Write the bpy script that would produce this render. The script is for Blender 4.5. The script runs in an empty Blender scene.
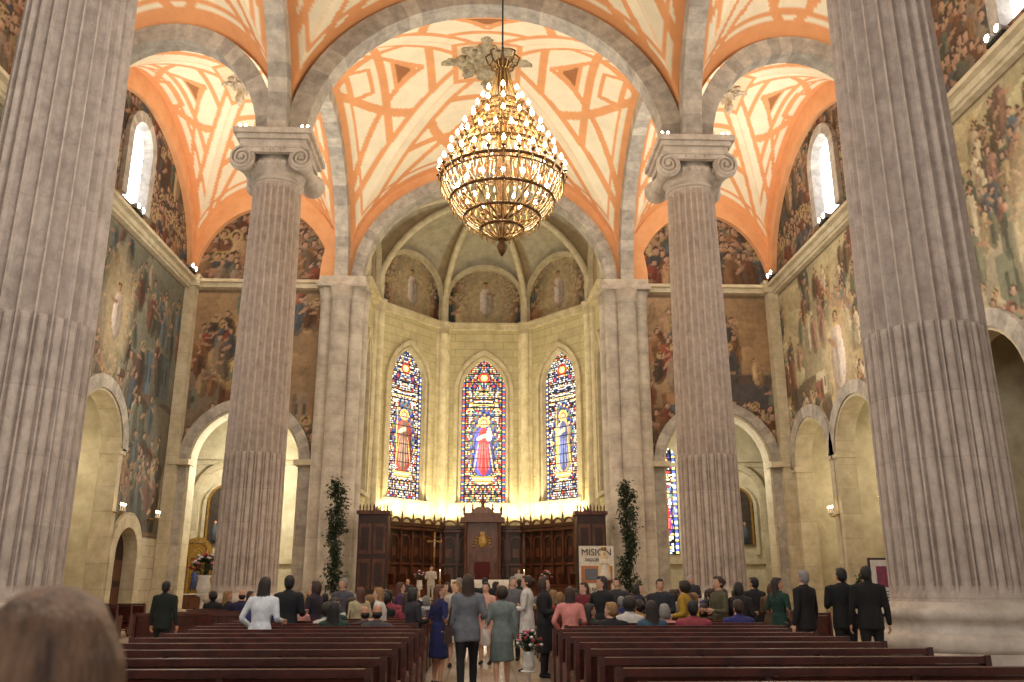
import bpy, math, random
import numpy as np
from mathutils import Vector, Matrix
from mathutils.bvhtree import BVHTree
R=random.Random(7)
pi=math.pi
scene=bpy.context.scene
COL=scene.collection
try:
    scene.view_settings.view_transform='Standard'
    scene.view_settings.exposure=0.0
except Exception as e: print(e)

def lin(r,g,b):
    f=lambda c:(c/255)/12.92 if c/255<=0.04045 else ((c/255+0.055)/1.055)**2.4
    return (f(r),f(g),f(b))

# ---------------------------------------------------------------- materials
_mc={}
def mat(name,c,rough=0.7,c2=None,scale=3.0,bump=0.0,metal=0.0,emit=None,estr=0.0,joint=0.0,stretch=1.0,spec=0.5,detail=4,jd=0.42):
    if name in _mc: return _mc[name]
    m=bpy.data.materials.new(name); m.use_nodes=True
    nt=m.node_tree; b=nt.nodes['Principled BSDF']
    b.inputs['Roughness'].default_value=rough; b.inputs['Metallic'].default_value=metal
    b.inputs['Specular IOR Level'].default_value=spec
    if c2 is None: c2=tuple(x*0.82 for x in c)
    tc=nt.nodes.new('ShaderNodeTexCoord'); mp=nt.nodes.new('ShaderNodeMapping')
    mp.inputs['Scale'].default_value=(1,1,stretch)
    nt.links.new(tc.outputs['Object'],mp.inputs['Vector'])
    nz=nt.nodes.new('ShaderNodeTexNoise'); nz.inputs['Scale'].default_value=scale; nz.inputs['Detail'].default_value=detail
    nz.inputs['Roughness'].default_value=0.65
    nt.links.new(mp.outputs['Vector'],nz.inputs['Vector'])
    cr=nt.nodes.new('ShaderNodeValToRGB')
    cr.color_ramp.elements[0].position=0.33; cr.color_ramp.elements[1].position=0.67
    cr.color_ramp.elements[0].color=(*c2,1); cr.color_ramp.elements[1].color=(*c,1)
    nt.links.new(nz.outputs['Fac'],cr.inputs['Fac'])
    out=cr.outputs['Color']
    if joint>0:
        sp=nt.nodes.new('ShaderNodeSeparateXYZ'); nt.links.new(tc.outputs['Object'],sp.inputs['Vector'])
        dv=nt.nodes.new('ShaderNodeMath'); dv.operation='DIVIDE'; dv.inputs[1].default_value=joint
        nt.links.new(sp.outputs['Z'],dv.inputs[0])
        fr=nt.nodes.new('ShaderNodeMath'); fr.operation='FRACT'; nt.links.new(dv.outputs[0],fr.inputs[0])
        lt=nt.nodes.new('ShaderNodeMath'); lt.operation='LESS_THAN'; lt.inputs[1].default_value=0.03/joint
        nt.links.new(fr.outputs[0],lt.inputs[0])
        fl=nt.nodes.new('ShaderNodeMath'); fl.operation='FLOOR'; nt.links.new(dv.outputs[0],fl.inputs[0])
        wn=nt.nodes.new('ShaderNodeTexWhiteNoise'); wn.noise_dimensions='1D'; nt.links.new(fl.outputs[0],wn.inputs['W'])
        mr=nt.nodes.new('ShaderNodeMapRange'); mr.inputs['To Min'].default_value=0.92; mr.inputs['To Max'].default_value=1.04
        nt.links.new(wn.outputs['Value'],mr.inputs['Value'])
        m1=nt.nodes.new('ShaderNodeMath'); m1.operation='MULTIPLY_ADD'; m1.inputs[1].default_value=-jd
        nt.links.new(lt.outputs[0],m1.inputs[0]); nt.links.new(mr.outputs[0],m1.inputs[2])
        mx=nt.nodes.new('ShaderNodeVectorMath'); mx.operation='SCALE'
        nt.links.new(out,mx.inputs[0]); nt.links.new(m1.outputs[0],mx.inputs['Scale'])
        out=mx.outputs[0]
    nt.links.new(out,b.inputs['Base Color'])
    if bump>0:
        bp=nt.nodes.new('ShaderNodeBump'); bp.inputs['Strength'].default_value=bump; bp.inputs['Distance'].default_value=0.05
        n2=nt.nodes.new('ShaderNodeTexNoise'); n2.inputs['Scale'].default_value=scale*4; n2.inputs['Detail'].default_value=5
        nt.links.new(mp.outputs['Vector'],n2.inputs['Vector'])
        nt.links.new(n2.outputs['Fac'],bp.inputs['Height']); nt.links.new(bp.outputs['Normal'],b.inputs['Normal'])
    if emit:
        b.inputs['Emission Color'].default_value=(*emit,1); b.inputs['Emission Strength'].default_value=estr
    _mc[name]=m; return m

def mat_attr(name,rough=0.8,noise=0.25,scale=2.5,brick=None,emit=0.0):
    if name in _mc: return _mc[name]
    m=bpy.data.materials.new(name); m.use_nodes=True
    nt=m.node_tree; b=nt.nodes['Principled BSDF']; b.inputs['Roughness'].default_value=rough
    b.inputs['Specular IOR Level'].default_value=0.25
    at=nt.nodes.new('ShaderNodeAttribute'); at.attribute_name='Col'
    tc=nt.nodes.new('ShaderNodeTexCoord')
    nz=nt.nodes.new('ShaderNodeTexNoise'); nz.inputs['Scale'].default_value=scale; nz.inputs['Detail'].default_value=6
    nz.inputs['Roughness'].default_value=0.7
    nt.links.new(tc.outputs['Object'],nz.inputs['Vector'])
    mr=nt.nodes.new('ShaderNodeMapRange'); mr.inputs['From Min'].default_value=0.3; mr.inputs['From Max'].default_value=0.7
    mr.inputs['To Min'].default_value=1-noise; mr.inputs['To Max'].default_value=1+noise*0.5
    nt.links.new(nz.outputs['Fac'],mr.inputs['Value'])
    sc=nt.nodes.new('ShaderNodeVectorMath'); sc.operation='SCALE'
    nt.links.new(at.outputs['Color'],sc.inputs[0]); nt.links.new(mr.outputs[0],sc.inputs['Scale'])
    out=sc.outputs[0]
    if brick:
        uv=nt.nodes.new('ShaderNodeUVMap'); uv.uv_map='UVMap'
        bt=nt.nodes.new('ShaderNodeTexBrick'); bt.inputs['Scale'].default_value=1.0
        bt.inputs['Color1'].default_value=(1,1,1,1); bt.inputs['Color2'].default_value=(.82,.82,.80,1); bt.inputs['Mortar'].default_value=(.6,.58,.55,1)
        bt.inputs['Mortar Size'].default_value=0.02; bt.inputs['Brick Width'].default_value=brick[0]; bt.inputs['Row Height'].default_value=brick[1]
        nt.links.new(uv.outputs['UV'],bt.inputs['Vector'])
        mu=nt.nodes.new('ShaderNodeVectorMath'); mu.operation='MULTIPLY'
        nt.links.new(out,mu.inputs[0]); nt.links.new(bt.outputs['Color'],mu.inputs[1]); out=mu.outputs[0]
    nt.links.new(out,b.inputs['Base Color'])
    if emit>0:
        nt.links.new(out,b.inputs['Emission Color']); b.inputs['Emission Strength'].default_value=emit
    _mc[name]=m; return m

# ---------------------------------------------------------------- mesh builder
class MB:
    def __init__(s): s.v=[];s.f=[];s.m=[];s.s=[]
    def add(s,vs,fs,mi=0,sm=False):
        o=len(s.v); s.v.extend([tuple(v) for v in vs])
        for f in fs:
            s.f.append(tuple(i+o for i in f)); s.m.append(mi); s.s.append(sm)
    def box(s,cx,cy,cz,sx,sy,sz,mi=0,rz=0.0,rx=0.0,ry=0.0,taper=1.0):
        M=Matrix.Translation((cx,cy,cz))@Matrix.Rotation(rz,4,'Z')@Matrix.Rotation(ry,4,'Y')@Matrix.Rotation(rx,4,'X')
        vs=[]
        for z in (-1,1):
            k=taper if z>0 else 1
            for x,y in ((-1,-1),(1,-1),(1,1),(-1,1)):
                vs.append(M@Vector((x*sx/2*k,y*sy/2*k,z*sz/2)))
        s.add(vs,[(3,2,1,0),(4,5,6,7),(0,1,5,4),(1,2,6,5),(2,3,7,6),(3,0,4,7)],mi)
    def rings(s,rings,mi=0,sm=True,cap=True):
        n=len(rings[0]); vs=[p for r in rings for p in r]; fs=[]
        for i in range(len(rings)-1):
            for j in range(n):
                k=(j+1)%n
                fs.append((i*n+j,i*n+k,(i+1)*n+k,(i+1)*n+j))
        if cap:
            fs.append(tuple(range(n-1,-1,-1))); fs.append(tuple((len(rings)-1)*n+j for j in range(n)))
        s.add(vs,fs,mi,sm)
    def lathe(s,prof,c=(0,0,0),n=24,mi=0,sm=True,cap=True,rf=None):
        rr=[]
        for r,z in prof:
            rr.append([(c[0]+r*math.cos(2*pi*j/n),c[1]+r*math.sin(2*pi*j/n),c[2]+z) for j in range(n)])
        s.rings(rr,mi,sm,cap)
    def loftz(s,prof,n=14,mi=0,ox=0,oy=0):
        rr=[]
        for p in prof:
            z,rx,ry=p[:3]; cx=p[3] if len(p)>3 else 0; cy=p[4] if len(p)>4 else 0
            rr.append([(ox+cx+rx*math.cos(2*pi*j/n),oy+cy+ry*math.sin(2*pi*j/n),z) for j in range(n)])
        s.rings(rr,mi)
    def tube(s,path,rad,n=8,mi=0,sm=True,closed=False,flat=1.0,ref=(0,1,0)):
        P=[Vector(p) for p in path]; rr=[]
        L=len(P)
        for i,p in enumerate(P):
            if closed: d=P[(i+1)%L]-P[i-1]
            else: d=P[min(i+1,L-1)]-P[max(i-1,0)]
            if d.length<1e-9: d=Vector((0,0,1))
            d.normalize(); rf=Vector(ref)
            if abs(d.dot(rf))>0.95: rf=Vector((0,0,1)) if abs(d.z)<0.9 else Vector((1,0,0))
            X=d.cross(rf).normalized(); Y=X.cross(d)
            r=rad[i] if isinstance(rad,(list,tuple)) else rad
            rr.append([tuple(p+X*(r*math.cos(2*pi*j/n))+Y*(r*flat*math.sin(2*pi*j/n))) for j in range(n)])
        if closed: rr.append(rr[0]); s.rings(rr,mi,sm,False)
        else: s.rings(rr,mi,sm,True)
    def ell(s,c,r,mi=0,n=10,m=7,M=None):
        rr=[]
        for i in range(m+1):
            a=-pi/2+pi*i/m; cr=max(math.cos(a),0.02)
            ring=[Vector((r[0]*cr*math.cos(2*pi*j/n),r[1]*cr*math.sin(2*pi*j/n),r[2]*math.sin(a))) for j in range(n)]
            if M is not None: ring=[M@p for p in ring]
            rr.append([tuple(p+Vector(c)) for p in ring])
        s.rings(rr,mi)
    def xform(s,M):
        s.v=[tuple(M@Vector(p)) for p in s.v]
    def merge(s,o,M=None,moff=0):
        vs=o.v if M is None else [tuple(M@Vector(p)) for p in o.v]
        k=len(s.v); s.v.extend(vs)
        s.f.extend([tuple(i+k for i in f) for f in o.f]); s.m.extend([x+moff for x in o.m]); s.s.extend(o.s)
    def mesh(s,name,mats):
        me=bpy.data.meshes.new(name); me.from_pydata(s.v,[],s.f)
        for m in mats: me.materials.append(m)
        me.polygons.foreach_set('material_index',s.m); me.polygons.foreach_set('use_smooth',s.s)
        me.update(); return me
    def build(s,name,mats,loc=(0,0,0),rz=0,parent=None,sc=1):
        o=bpy.data.objects.new(name,s.mesh(name,mats)); COL.objects.link(o)
        o.location=loc; o.rotation_euler=(0,0,rz); o.scale=(sc,sc,sc) if not isinstance(sc,tuple) else sc
        if parent: o.parent=parent
        return o

def inst(name,me,loc,rz=0,sc=1.0):
    o=bpy.data.objects.new(name,me); COL.objects.link(o); o.location=loc; o.rotation_euler=(0,0,rz)
    o.scale=(sc,sc,sc) if not isinstance(sc,tuple) else sc
    return o

def Fx(x0,y0,z=0):
    return lambda u,n,zz:(x0+u,y0-n,zz)
def Fy(x0,y0,sgn):
    return lambda u,n,zz:(x0+sgn*n,y0+u,zz)
def Fseg(p,q):
    p=Vector((p[0],p[1]));q=Vector((q[0],q[1])); c=(p+q)/2; d=(q-p).normalized(); nr=Vector((-d.y,d.x))
    if nr.dot(Vector((0,56))-c)<0: nr=-nr
    return lambda u,n,zz:(c.x+d.x*u+nr.x*n,c.y+d.y*u+nr.y*n,zz)

def outline(w,h,z0,zs,n=20,pointed=False):
    pts=[]
    if z0<zs-1e-6:
        k=max(1,int((zs-z0)/1.2))
        for i in range(k): pts.append((-w,z0+(zs-z0)*i/k))
    if pointed:
        Rr=(w*w+h*h)/(2*w); am=math.acos((Rr-w)/Rr)
        right=[(w-Rr+Rr*math.cos(am*i/(n//2)),zs+Rr*math.sin(am*i/(n//2))) for i in range(n//2+1)]
        left=[(-a,b) for a,b in right]
        pts+=left+right[::-1][1:]
    else:
        for i in range(n+1):
            a=pi-pi*i/n; pts.append((w*math.cos(a),zs+h*math.sin(a)))
    if z0<zs-1e-6:
        k=max(1,int((zs-z0)/1.2))
        for i in range(k): pts.append((w,zs-(zs-z0)*(i+1)/k))
    return pts
def arch(mb,F,w,h,z0,zs,t,th,n0,n1,mis=(0,),n=20,pointed=False,uc=0,cap=True):
    a=outline(w,h,z0,zs,n,pointed); b=outline(w+t,h+th,z0,zs,n,pointed)
    for i in range(len(a)-1):
        mi=R.choice(mis)
        q=[(a[i],n0),(a[i+1],n0),(b[i+1],n0),(b[i],n0),(a[i],n1),(a[i+1],n1),(b[i+1],n1),(b[i],n1)]
        vs=[F(p[0]+uc,nn,p[1]) for p,nn in q]
        mb.add(vs,[(0,1,2,3),(7,6,5,4),(0,4,5,1),(3,2,6,7)],mi)
    for i in (0,len(a)-1):
        vs=[F(a[i][0]+uc,n0,a[i][1]),F(b[i][0]+uc,n0,b[i][1]),F(b[i][0]+uc,n1,b[i][1]),F(a[i][0]+uc,n1,a[i][1])]
        mb.add(vs,[(0,1,2,3)],mis[0])
def inside(U,Z,o):
    w,h,z0,zs,uc,pt=o
    u=np.abs(U-uc); base=(u<=w)&(Z>=z0)&(Z<=zs)
    if pt:
        Rr=(w*w+h*h)/(2*w); top=(Z>zs)&(((u+Rr-w)**2+(Z-zs)**2)<=Rr*Rr)
    else: top=(Z>zs)&((u/w)**2+((Z-zs)/h)**2<=1)
    return base|top

def grid_surface(name,P,colv,keep=None,mi=None,mats=(),uvs=None,smooth=False,facecol=False,reuse=None):
    nz,nu=P.shape[:2]
    idx=np.arange(nz*nu).reshape(nz,nu)
    q=np.stack([idx[:-1,:-1],idx[:-1,1:],idx[1:,1:],idx[1:,:-1]],-1).reshape(-1,4)
    if keep is None: keep=np.ones((nz-1,nu-1),bool)
    k=keep.reshape(-1); q=q[k]
    me=bpy.data.meshes.new(name)
    me.vertices.add(nz*nu); me.vertices.foreach_set('co',P.reshape(-1).astype(np.float32))
    me.loops.add(len(q)*4); me.loops.foreach_set('vertex_index',q.reshape(-1).astype(np.int32))
    me.polygons.add(len(q)); me.polygons.foreach_set('loop_start',np.arange(0,len(q)*4,4,dtype=np.int32))
    for m in mats: me.materials.append(m)
    me.update(calc_edges=True)
    if mi is not None: me.polygons.foreach_set('material_index',mi.reshape(-1)[k].astype(np.int32))
    if smooth: me.polygons.foreach_set('use_smooth',np.ones(len(q),bool))
    if facecol:
        at=me.attributes.new('Col','FLOAT_COLOR','FACE'); c=colv.reshape(-1,3)[k]
    else:
        at=me.attributes.new('Col','FLOAT_COLOR','POINT'); c=colv.reshape(-1,3)
    c4=np.concatenate([c,np.ones((len(c),1))],1).astype(np.float32)
    at.data.foreach_set('color',c4.reshape(-1))
    if uvs is not None:
        uv=me.uv_layers.new(name='UVMap'); uu=uvs.reshape(-1,2)[q.reshape(-1)]
        uv.data.foreach_set('uv',uu.reshape(-1).astype(np.float32))
    me.validate(); me.update()
    o=bpy.data.objects.new(name,me); COL.objects.link(o); return o

# ---------------------------------------------------------------- painters
def snoise(rng,nz,nu,cz,cu):
    a=rng.random((cz+1,cu+1))
    x=np.linspace(0,cu,nu); z=np.linspace(0,cz,nz)
    t=np.stack([np.interp(x,np.arange(cu+1),r) for r in a])
    return np.stack([np.interp(z,np.arange(cz+1),t[:,i]) for i in range(nu)],1)
def blob(C,cx,cz,rx,rz,col,shade=0.35,alpha=1.0,ang=0.0):
    nz,nu=C.shape[:2]; rm=max(rx,rz)+1
    x0=max(0,int(cx-rm));x1=min(nu,int(cx+rm)+2);z0=max(0,int(cz-rm));z1=min(nz,int(cz+rm)+2)
    if x0>=x1 or z0>=z1: return
    Z,X=np.mgrid[z0:z1,x0:x1].astype(float); dx=X-cx; dz=Z-cz
    ca,sa=math.cos(ang),math.sin(ang); a=(dx*ca+dz*sa)/rx; b=(-dx*sa+dz*ca)/rz
    m=(a*a+b*b<=1); k=(1+shade*(-a*0.7+0.3*b))
    sub=C[z0:z1,x0:x1]; cc=np.array(col)[None,None,:]*k[...,None]
    sub[m]=sub[m]*(1-alpha)+cc[m]*alpha
PALS={'grey':[lin(120,125,110),lin(150,142,122),lin(92,100,102),lin(158,120,98),lin(84,68,58),lin(190,176,150),lin(104,122,134),lin(128,80,66)],
      'warm':[lin(170,122,82),lin(120,76,54),lin(196,162,118),lin(90,76,70),lin(150,130,110),lin(140,66,52),lin(104,112,98),lin(78,92,104)],
      'tan':[lin(196,170,124),lin(122,126,102),lin(158,98,78),lin(214,198,162),lin(96,110,122),lin(108,86,66),lin(176,130,112),lin(84,96,84)]}
def figure(C,x,z,h,c,pr,a=0.0,halo=False,P=None):
    blob(C,x+1,z-h*.12,h*.2,h*.44,tuple(v*.42 for v in c),0,0.65,a)
    blob(C,x,z-h*.1,h*.17,h*.36,c,0.6,1,a)
    blob(C,x,z+h*.16,h*.13,h*.18,c,0.6,1,a)
    blob(C,x+h*.05,z-h*.1,h*.04,h*.3,tuple(v*.5 for v in c),0,.8,a)
    blob(C,x-h*.06,z-h*.1,h*.03,h*.28,tuple(min(.8,v*1.6) for v in c),0,.7,a)
    blob(C,x+pr.choice((-1,1))*h*.15,z+h*.14,h*.15,h*.04,lin(186,144,115),.3,1,pr.uniform(-1,1))
    hx=x-math.sin(a)*h*.4
    if halo: blob(C,hx,z+h*.42,h*.12,h*.12,lin(216,190,120),0,.8)
    blob(C,hx,z+h*.43,h*.07,h*.08,lin(70,54,46),0); blob(C,hx,z+h*.41,h*.055,h*.065,lin(205,162,132),.4)
def mural(nu,nz,cell,seed,top,bot,pal,fh=1.9,hero=None,sun=None,dark=1.0,zl=0.0,zh=1.0,wash=.15):
    rng=np.random.default_rng(seed); pr=random.Random(seed)
    lo,hi=zl*nz,zh*nz; H=hi-lo
    t=np.clip((np.arange(nz)-lo)/H,0,1)[:,None,None]
    C=np.array(bot)*(1-t)+np.array(top)*t; C=np.repeat(C,nu,1).copy()
    n=snoise(rng,nz,nu,9,6)*0.6+snoise(rng,nz,nu,26,20)*0.4
    C*=(0.62+0.76*n)[...,None]; P=PALS[pal]
    for i in range(9):
        c=P[pr.randrange(len(P))]; blob(C,pr.uniform(0,nu),lo+H*pr.uniform(.34,.58),pr.uniform(.15,.4)*nu,H*pr.uniform(.05,.14),tuple(v*.75 for v in c),0.35,0.7,pr.uniform(-.3,.3))
    for i in range(26):
        k=pr.uniform(.75,1.45); blob(C,pr.uniform(0,nu),lo+H*pr.uniform(.58,1),pr.uniform(.05,.16)*nu,H*pr.uniform(.015,.04),tuple(min(.75,v*k) for v in top),0.5,0.6,pr.uniform(-.5,.5))
    for i in range(6):
        x=pr.uniform(.05,.9)*nu; w=pr.uniform(.05,.12)*nu; z=lo+H*pr.uniform(.42,.54); hh=H*pr.uniform(.06,.18)
        c=np.array(P[pr.randrange(len(P))])*1.15; x0,x1=int(x),int(min(nu,x+w)); C[int(z):int(z+hh),x0:x1]=c; C[int(z):int(z+hh),x0:x0+max(1,(x1-x0)//3)]=c*.55
        for kx in range(x0+2,x1-2,5): C[int(z+hh*.3):int(z+hh*.7),kx:kx+2]=c*.35
    if sun:
        for k in range(18,2,-1): blob(C,sun[0]*nu,lo+sun[1]*H,k*1.5,k*1.5,lin(244,212,134),0,0.15)
    figs=[]
    for g in range(13):
        gx=pr.uniform(0,nu); low=g<8
        gz=lo+H*(pr.uniform(.03,.48) if low else pr.uniform(.60,.92)); N=int(nu*cell*(2.4 if low else 1.0))
        for k in range(N): figs.append((gz+pr.gauss(0,H*.05),gx+pr.gauss(0,nu*.17),1.0 if low else .9))
    for z,x,s in sorted(figs,reverse=True):
        c=pr.choice(P); k=pr.uniform(.5,1.25); figure(C,x,z,fh/cell*s*pr.uniform(.75,1.25),tuple(v*k for v in c),pr,pr.uniform(-.3,.3),pr.random()<.15)
    if hero:
        for k in range(9,3,-1): blob(C,hero[0]*nu,lo+hero[1]*H,k*2.4,k*4.2,lin(228,204,156),0,.2)
        figure(C,hero[0]*nu,lo+hero[1]*H,hero[2]/cell,lin(236,214,196),pr,0,True)
    lum=C.mean(-1,keepdims=True); C=C*.9+lum*.1
    mean=C.mean((0,1),keepdims=True); C=C*(1-wash)+mean*wash
    return np.clip(C*dark,0.004,0.9)

STONE=lin(200,188,166)
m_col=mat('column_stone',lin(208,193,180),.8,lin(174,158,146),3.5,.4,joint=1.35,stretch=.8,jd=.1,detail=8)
m_colshade=mat('column_flute_shade',lin(188,173,161),.85,lin(154,139,129),3.5,.4,joint=1.35,stretch=.8,jd=.1,detail=8)  # darker copy of the column stone, groove shade put into the colour
m_st1=mat('arch_stone_a',lin(186,178,166),.8,lin(148,141,132),2.2,.3)
m_st2=mat('arch_stone_b',lin(174,166,155),.8,lin(138,131,122),2.2,.3)
m_st3=mat('arch_stone_c',lin(198,190,176),.8,lin(162,153,142),2.2,.3)
m_pale=mat('pale_stone',lin(208,196,168),.75,lin(178,164,134),1.5,.2,joint=1.3,jd=.25)
m_orange=mat('orange_plaster',lin(230,172,124),.85,lin(220,158,108),1.2)
m_brick=mat_attr('ashlar',.8,.2,1.2,brick=(1.5,.62))
m_mural=mat_attr('fresco',.85,.3,3.5)
m_vault=mat_attr('vault_paint',.85,.1,1.0)
m_web=mat_attr('apse_web',.85,.3,1.5)
m_wood=mat('dark_wood',lin(108,62,40),.45,lin(64,33,20),5,.15,stretch=.3)
m_woodd=mat('very_dark_wood',lin(58,32,22),.5,lin(34,18,12),5)
m_pew=mat('pew_wood',lin(90,41,29),.32,lin(54,23,18),6,.05)
m_gold=mat('gilt',lin(185,145,72),.45,lin(125,92,42),8,metal=.5)
m_white=mat('white_cloth',lin(235,230,220),.8,lin(210,205,195),5)
m_dark=mat('dark_void',lin(22,19,17),.9)
STS=(0,1,2)

# ---------------------------------------------------------------- floor
def tile_mat():
    m=bpy.data.materials.new('marble_floor'); m.use_nodes=True; nt=m.node_tree; b=nt.nodes['Principled BSDF']
    tc=nt.nodes.new('ShaderNodeTexCoord'); br=nt.nodes.new('ShaderNodeTexBrick'); br.offset=0
    br.inputs['Scale'].default_value=1; br.inputs['Brick Width'].default_value=.6; br.inputs['Row Height'].default_value=.6
    br.inputs['Mortar Size'].default_value=.008
    br.inputs['Color1'].default_value=(*lin(196,178,156),1); br.inputs['Color2'].default_value=(*lin(166,144,122),1); br.inputs['Mortar'].default_value=(*lin(90,80,70),1)
    nt.links.new(tc.outputs['Object'],br.inputs['Vector'])
    nz=nt.nodes.new('ShaderNodeTexNoise'); nz.inputs['Scale'].default_value=2.5; nz.inputs['Detail'].default_value=8; nt.links.new(tc.outputs['Object'],nz.inputs['Vector'])
    mx=nt.nodes.new('ShaderNodeMix'); mx.data_type='RGBA'; mx.blend_type='MULTIPLY'; mx.inputs[0].default_value=.4
    nt.links.new(br.outputs['Color'],mx.inputs[6]); nt.links.new(nz.outputs['Color'],mx.inputs[7]); nt.links.new(mx.outputs[2],b.inputs['Base Color'])
    b.inputs['Roughness'].default_value=.28; return m
mb=MB(); mb.box(0,31,-.15,56,74,.3,0); mb.build('floor',[tile_mat()])
m_marble=mat('step_marble',lin(200,188,170),.35,lin(170,156,138),2)

# ---------------------------------------------------------------- columns
CAPZ=20.7
def column_mb():
    mb=MB()
    mb.box(0,0,.2,3.75,3.75,.4,1)
    mb.lathe([(1.86,.4),(1.9,.5),(1.88,.62),(1.8,.7),(1.66,.72),(1.58,.8),(1.58,.9),(1.66,.97),(1.7,1.02),(1.7,1.1),(1.64,1.17),(1.5,1.19),(1.42,1.3)],n=64,mi=1)
    NF=24; per=10; n=NF*per; z0,z1=1.3,19.35
    zf=6.9
    zs=[z0,z0+.12,z0+.3]+[z0+.35+(z1-z0-.7)*i/16 for i in range(1,16)]+[zf-.03,zf+.03,z1-.3,z1-.12,z1]
    zs.sort(); rr=[]
    for z in zs:
        t=(z-z0)/(z1-z0); Rz=1.40-.23*t+.035*math.sin(pi*t)
        ring=[]
        fl=1.0 if z0+.2<z<z1-.2 else 0.0
        for j in range(n):
            k=j%per; a=2*pi*j/n
            if k in(0,1): d=0
            else:
                u=(k-1)/(per-1)*2-1
                if z<zf: d=.13*(abs(u)**2.2) if abs(u)<.9 else .03
                else: d=math.sqrt(max(0,1-u*u))*.14
            r=Rz-d*fl
            ring.append((r*math.cos(a),r*math.sin(a),z))
        rr.append(ring)
    f0=len(mb.f); mb.rings(rr,0,False)
    for fi in range(f0,len(mb.f)-2):  # flute faces take the shade-toned stone so the fluting reads
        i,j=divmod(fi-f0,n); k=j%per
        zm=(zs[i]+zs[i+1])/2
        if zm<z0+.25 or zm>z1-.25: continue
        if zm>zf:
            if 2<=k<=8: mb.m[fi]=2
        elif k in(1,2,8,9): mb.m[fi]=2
    o=.62
    mb.lathe([(r,z+o) for r,z in [(1.2,18.7),(1.27,18.75),(1.27,18.86),(1.2,18.9),(1.19,19.1),(1.26,19.15),(1.42,19.3),(1.5,19.48),(1.42,19.62),(1.3,19.7),(1.3,20.3)]],n=48,mi=1)
    for i in range(28):
        a=2*pi*i/28; mb.ell((1.45*math.cos(a),1.45*math.sin(a),19.46+o),(.1,.1,.16),1,6,5)
    for sx in(-1,1):
        c=Vector((sx*1.42,0,20.16))
        prof=[(-1.62,.58),(-1.5,.62),(-1.2,.5),(-.5,.34),(0,.3),(.5,.34),(1.2,.5),(1.5,.62),(1.62,.58)]
        mb.rings([[(c.x+r*math.cos(2*pi*j/24),y,c.z+r*math.sin(2*pi*j/24)) for j in range(24)][::-1] for y,r in prof],1)
        for sy in(-1,1):
            path=[]
            for k in range(50):
                a=k/49*2.4*2*pi; r=.56*(1-k/49*.85)
                path.append((c.x+sx*r*math.sin(a),sy*1.66,c.z+r*math.cos(a)))
            mb.tube(path,.065,6,1)
            mb.ell((c.x,sy*1.68,c.z),(.11,.1,.11),1,8,5)
    for sy in(-1,1):
        mb.box(0,sy*1.5,20.6,2.9,.26,.22,1); mb.box(0,sy*1.55,20.72,3.1,.26,.07,1); mb.box(0,sy*1.55,20.46,2.5,.26,.06,1)
        for x in(-.5,0,.5): mb.ell((x,sy*1.64,20.58),(.12,.06,.09),1,8,5)
    mb.box(0,0,20.95,3.2,3.2,.3,1); mb.box(0,0,21.2,3.5,3.5,.22,1); mb.box(0,0,21.44,3.8,3.8,.26,1)
    return mb
cme=column_mb().mesh('fluted_column',[m_col,mat('capital_stone',lin(208,197,184),.75,lin(170,158,146),1.6,.3),m_colshade])
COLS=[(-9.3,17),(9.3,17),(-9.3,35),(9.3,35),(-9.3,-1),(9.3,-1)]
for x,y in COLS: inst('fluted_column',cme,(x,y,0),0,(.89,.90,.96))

# ---------------------------------------------------------------- vault ribs / arches
mb=MB()
for y in(-1,17,35):
    F=Fx(0,y); arch(mb,F,8.15,7.45,CAPZ,CAPZ,.95,.9,-.5,.5,STS,40)
    for sx in(-1,1):
        F=Fx(sx*14.5,y); arch(mb,F,4.15,5.2,CAPZ,CAPZ,.85,.85,-.45,.45,STS,26)
for sx in(-1,1):
    for yc in(8,26,44):
        F=Fy(sx*9.3,yc,-sx); arch(mb,F,7.85,7.45,CAPZ,CAPZ,.95,.9,-.42,.42,STS,36)
F=Fx(0,53); arch(mb,F,7.95,6.9,CAPZ,CAPZ,.75,.8,-.6,.7,STS,40)
mb.build('trim_1',[m_st1,m_st2,m_st3])
mb=MB()
arch(mb,Fx(0,53),8.6,7.5,CAPZ,CAPZ,2.2,2.6,-.3,.45,(0,),36)
for sx in(-1,1):
    arch(mb,Fx(sx*14.5,53),4.45,5.5,CAPZ-.6,CAPZ-.4,.9,1.4,-.1,.4,(0,),28)
    for yc in(8,26,44): arch(mb,Fy(sx*19.3,yc,-sx),8.3,7.4,CAPZ-.6,CAPZ-.4,1.1,2.0,-.1,.35,(0,),32)
mb.build('trim_2',[m_orange])

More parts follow.
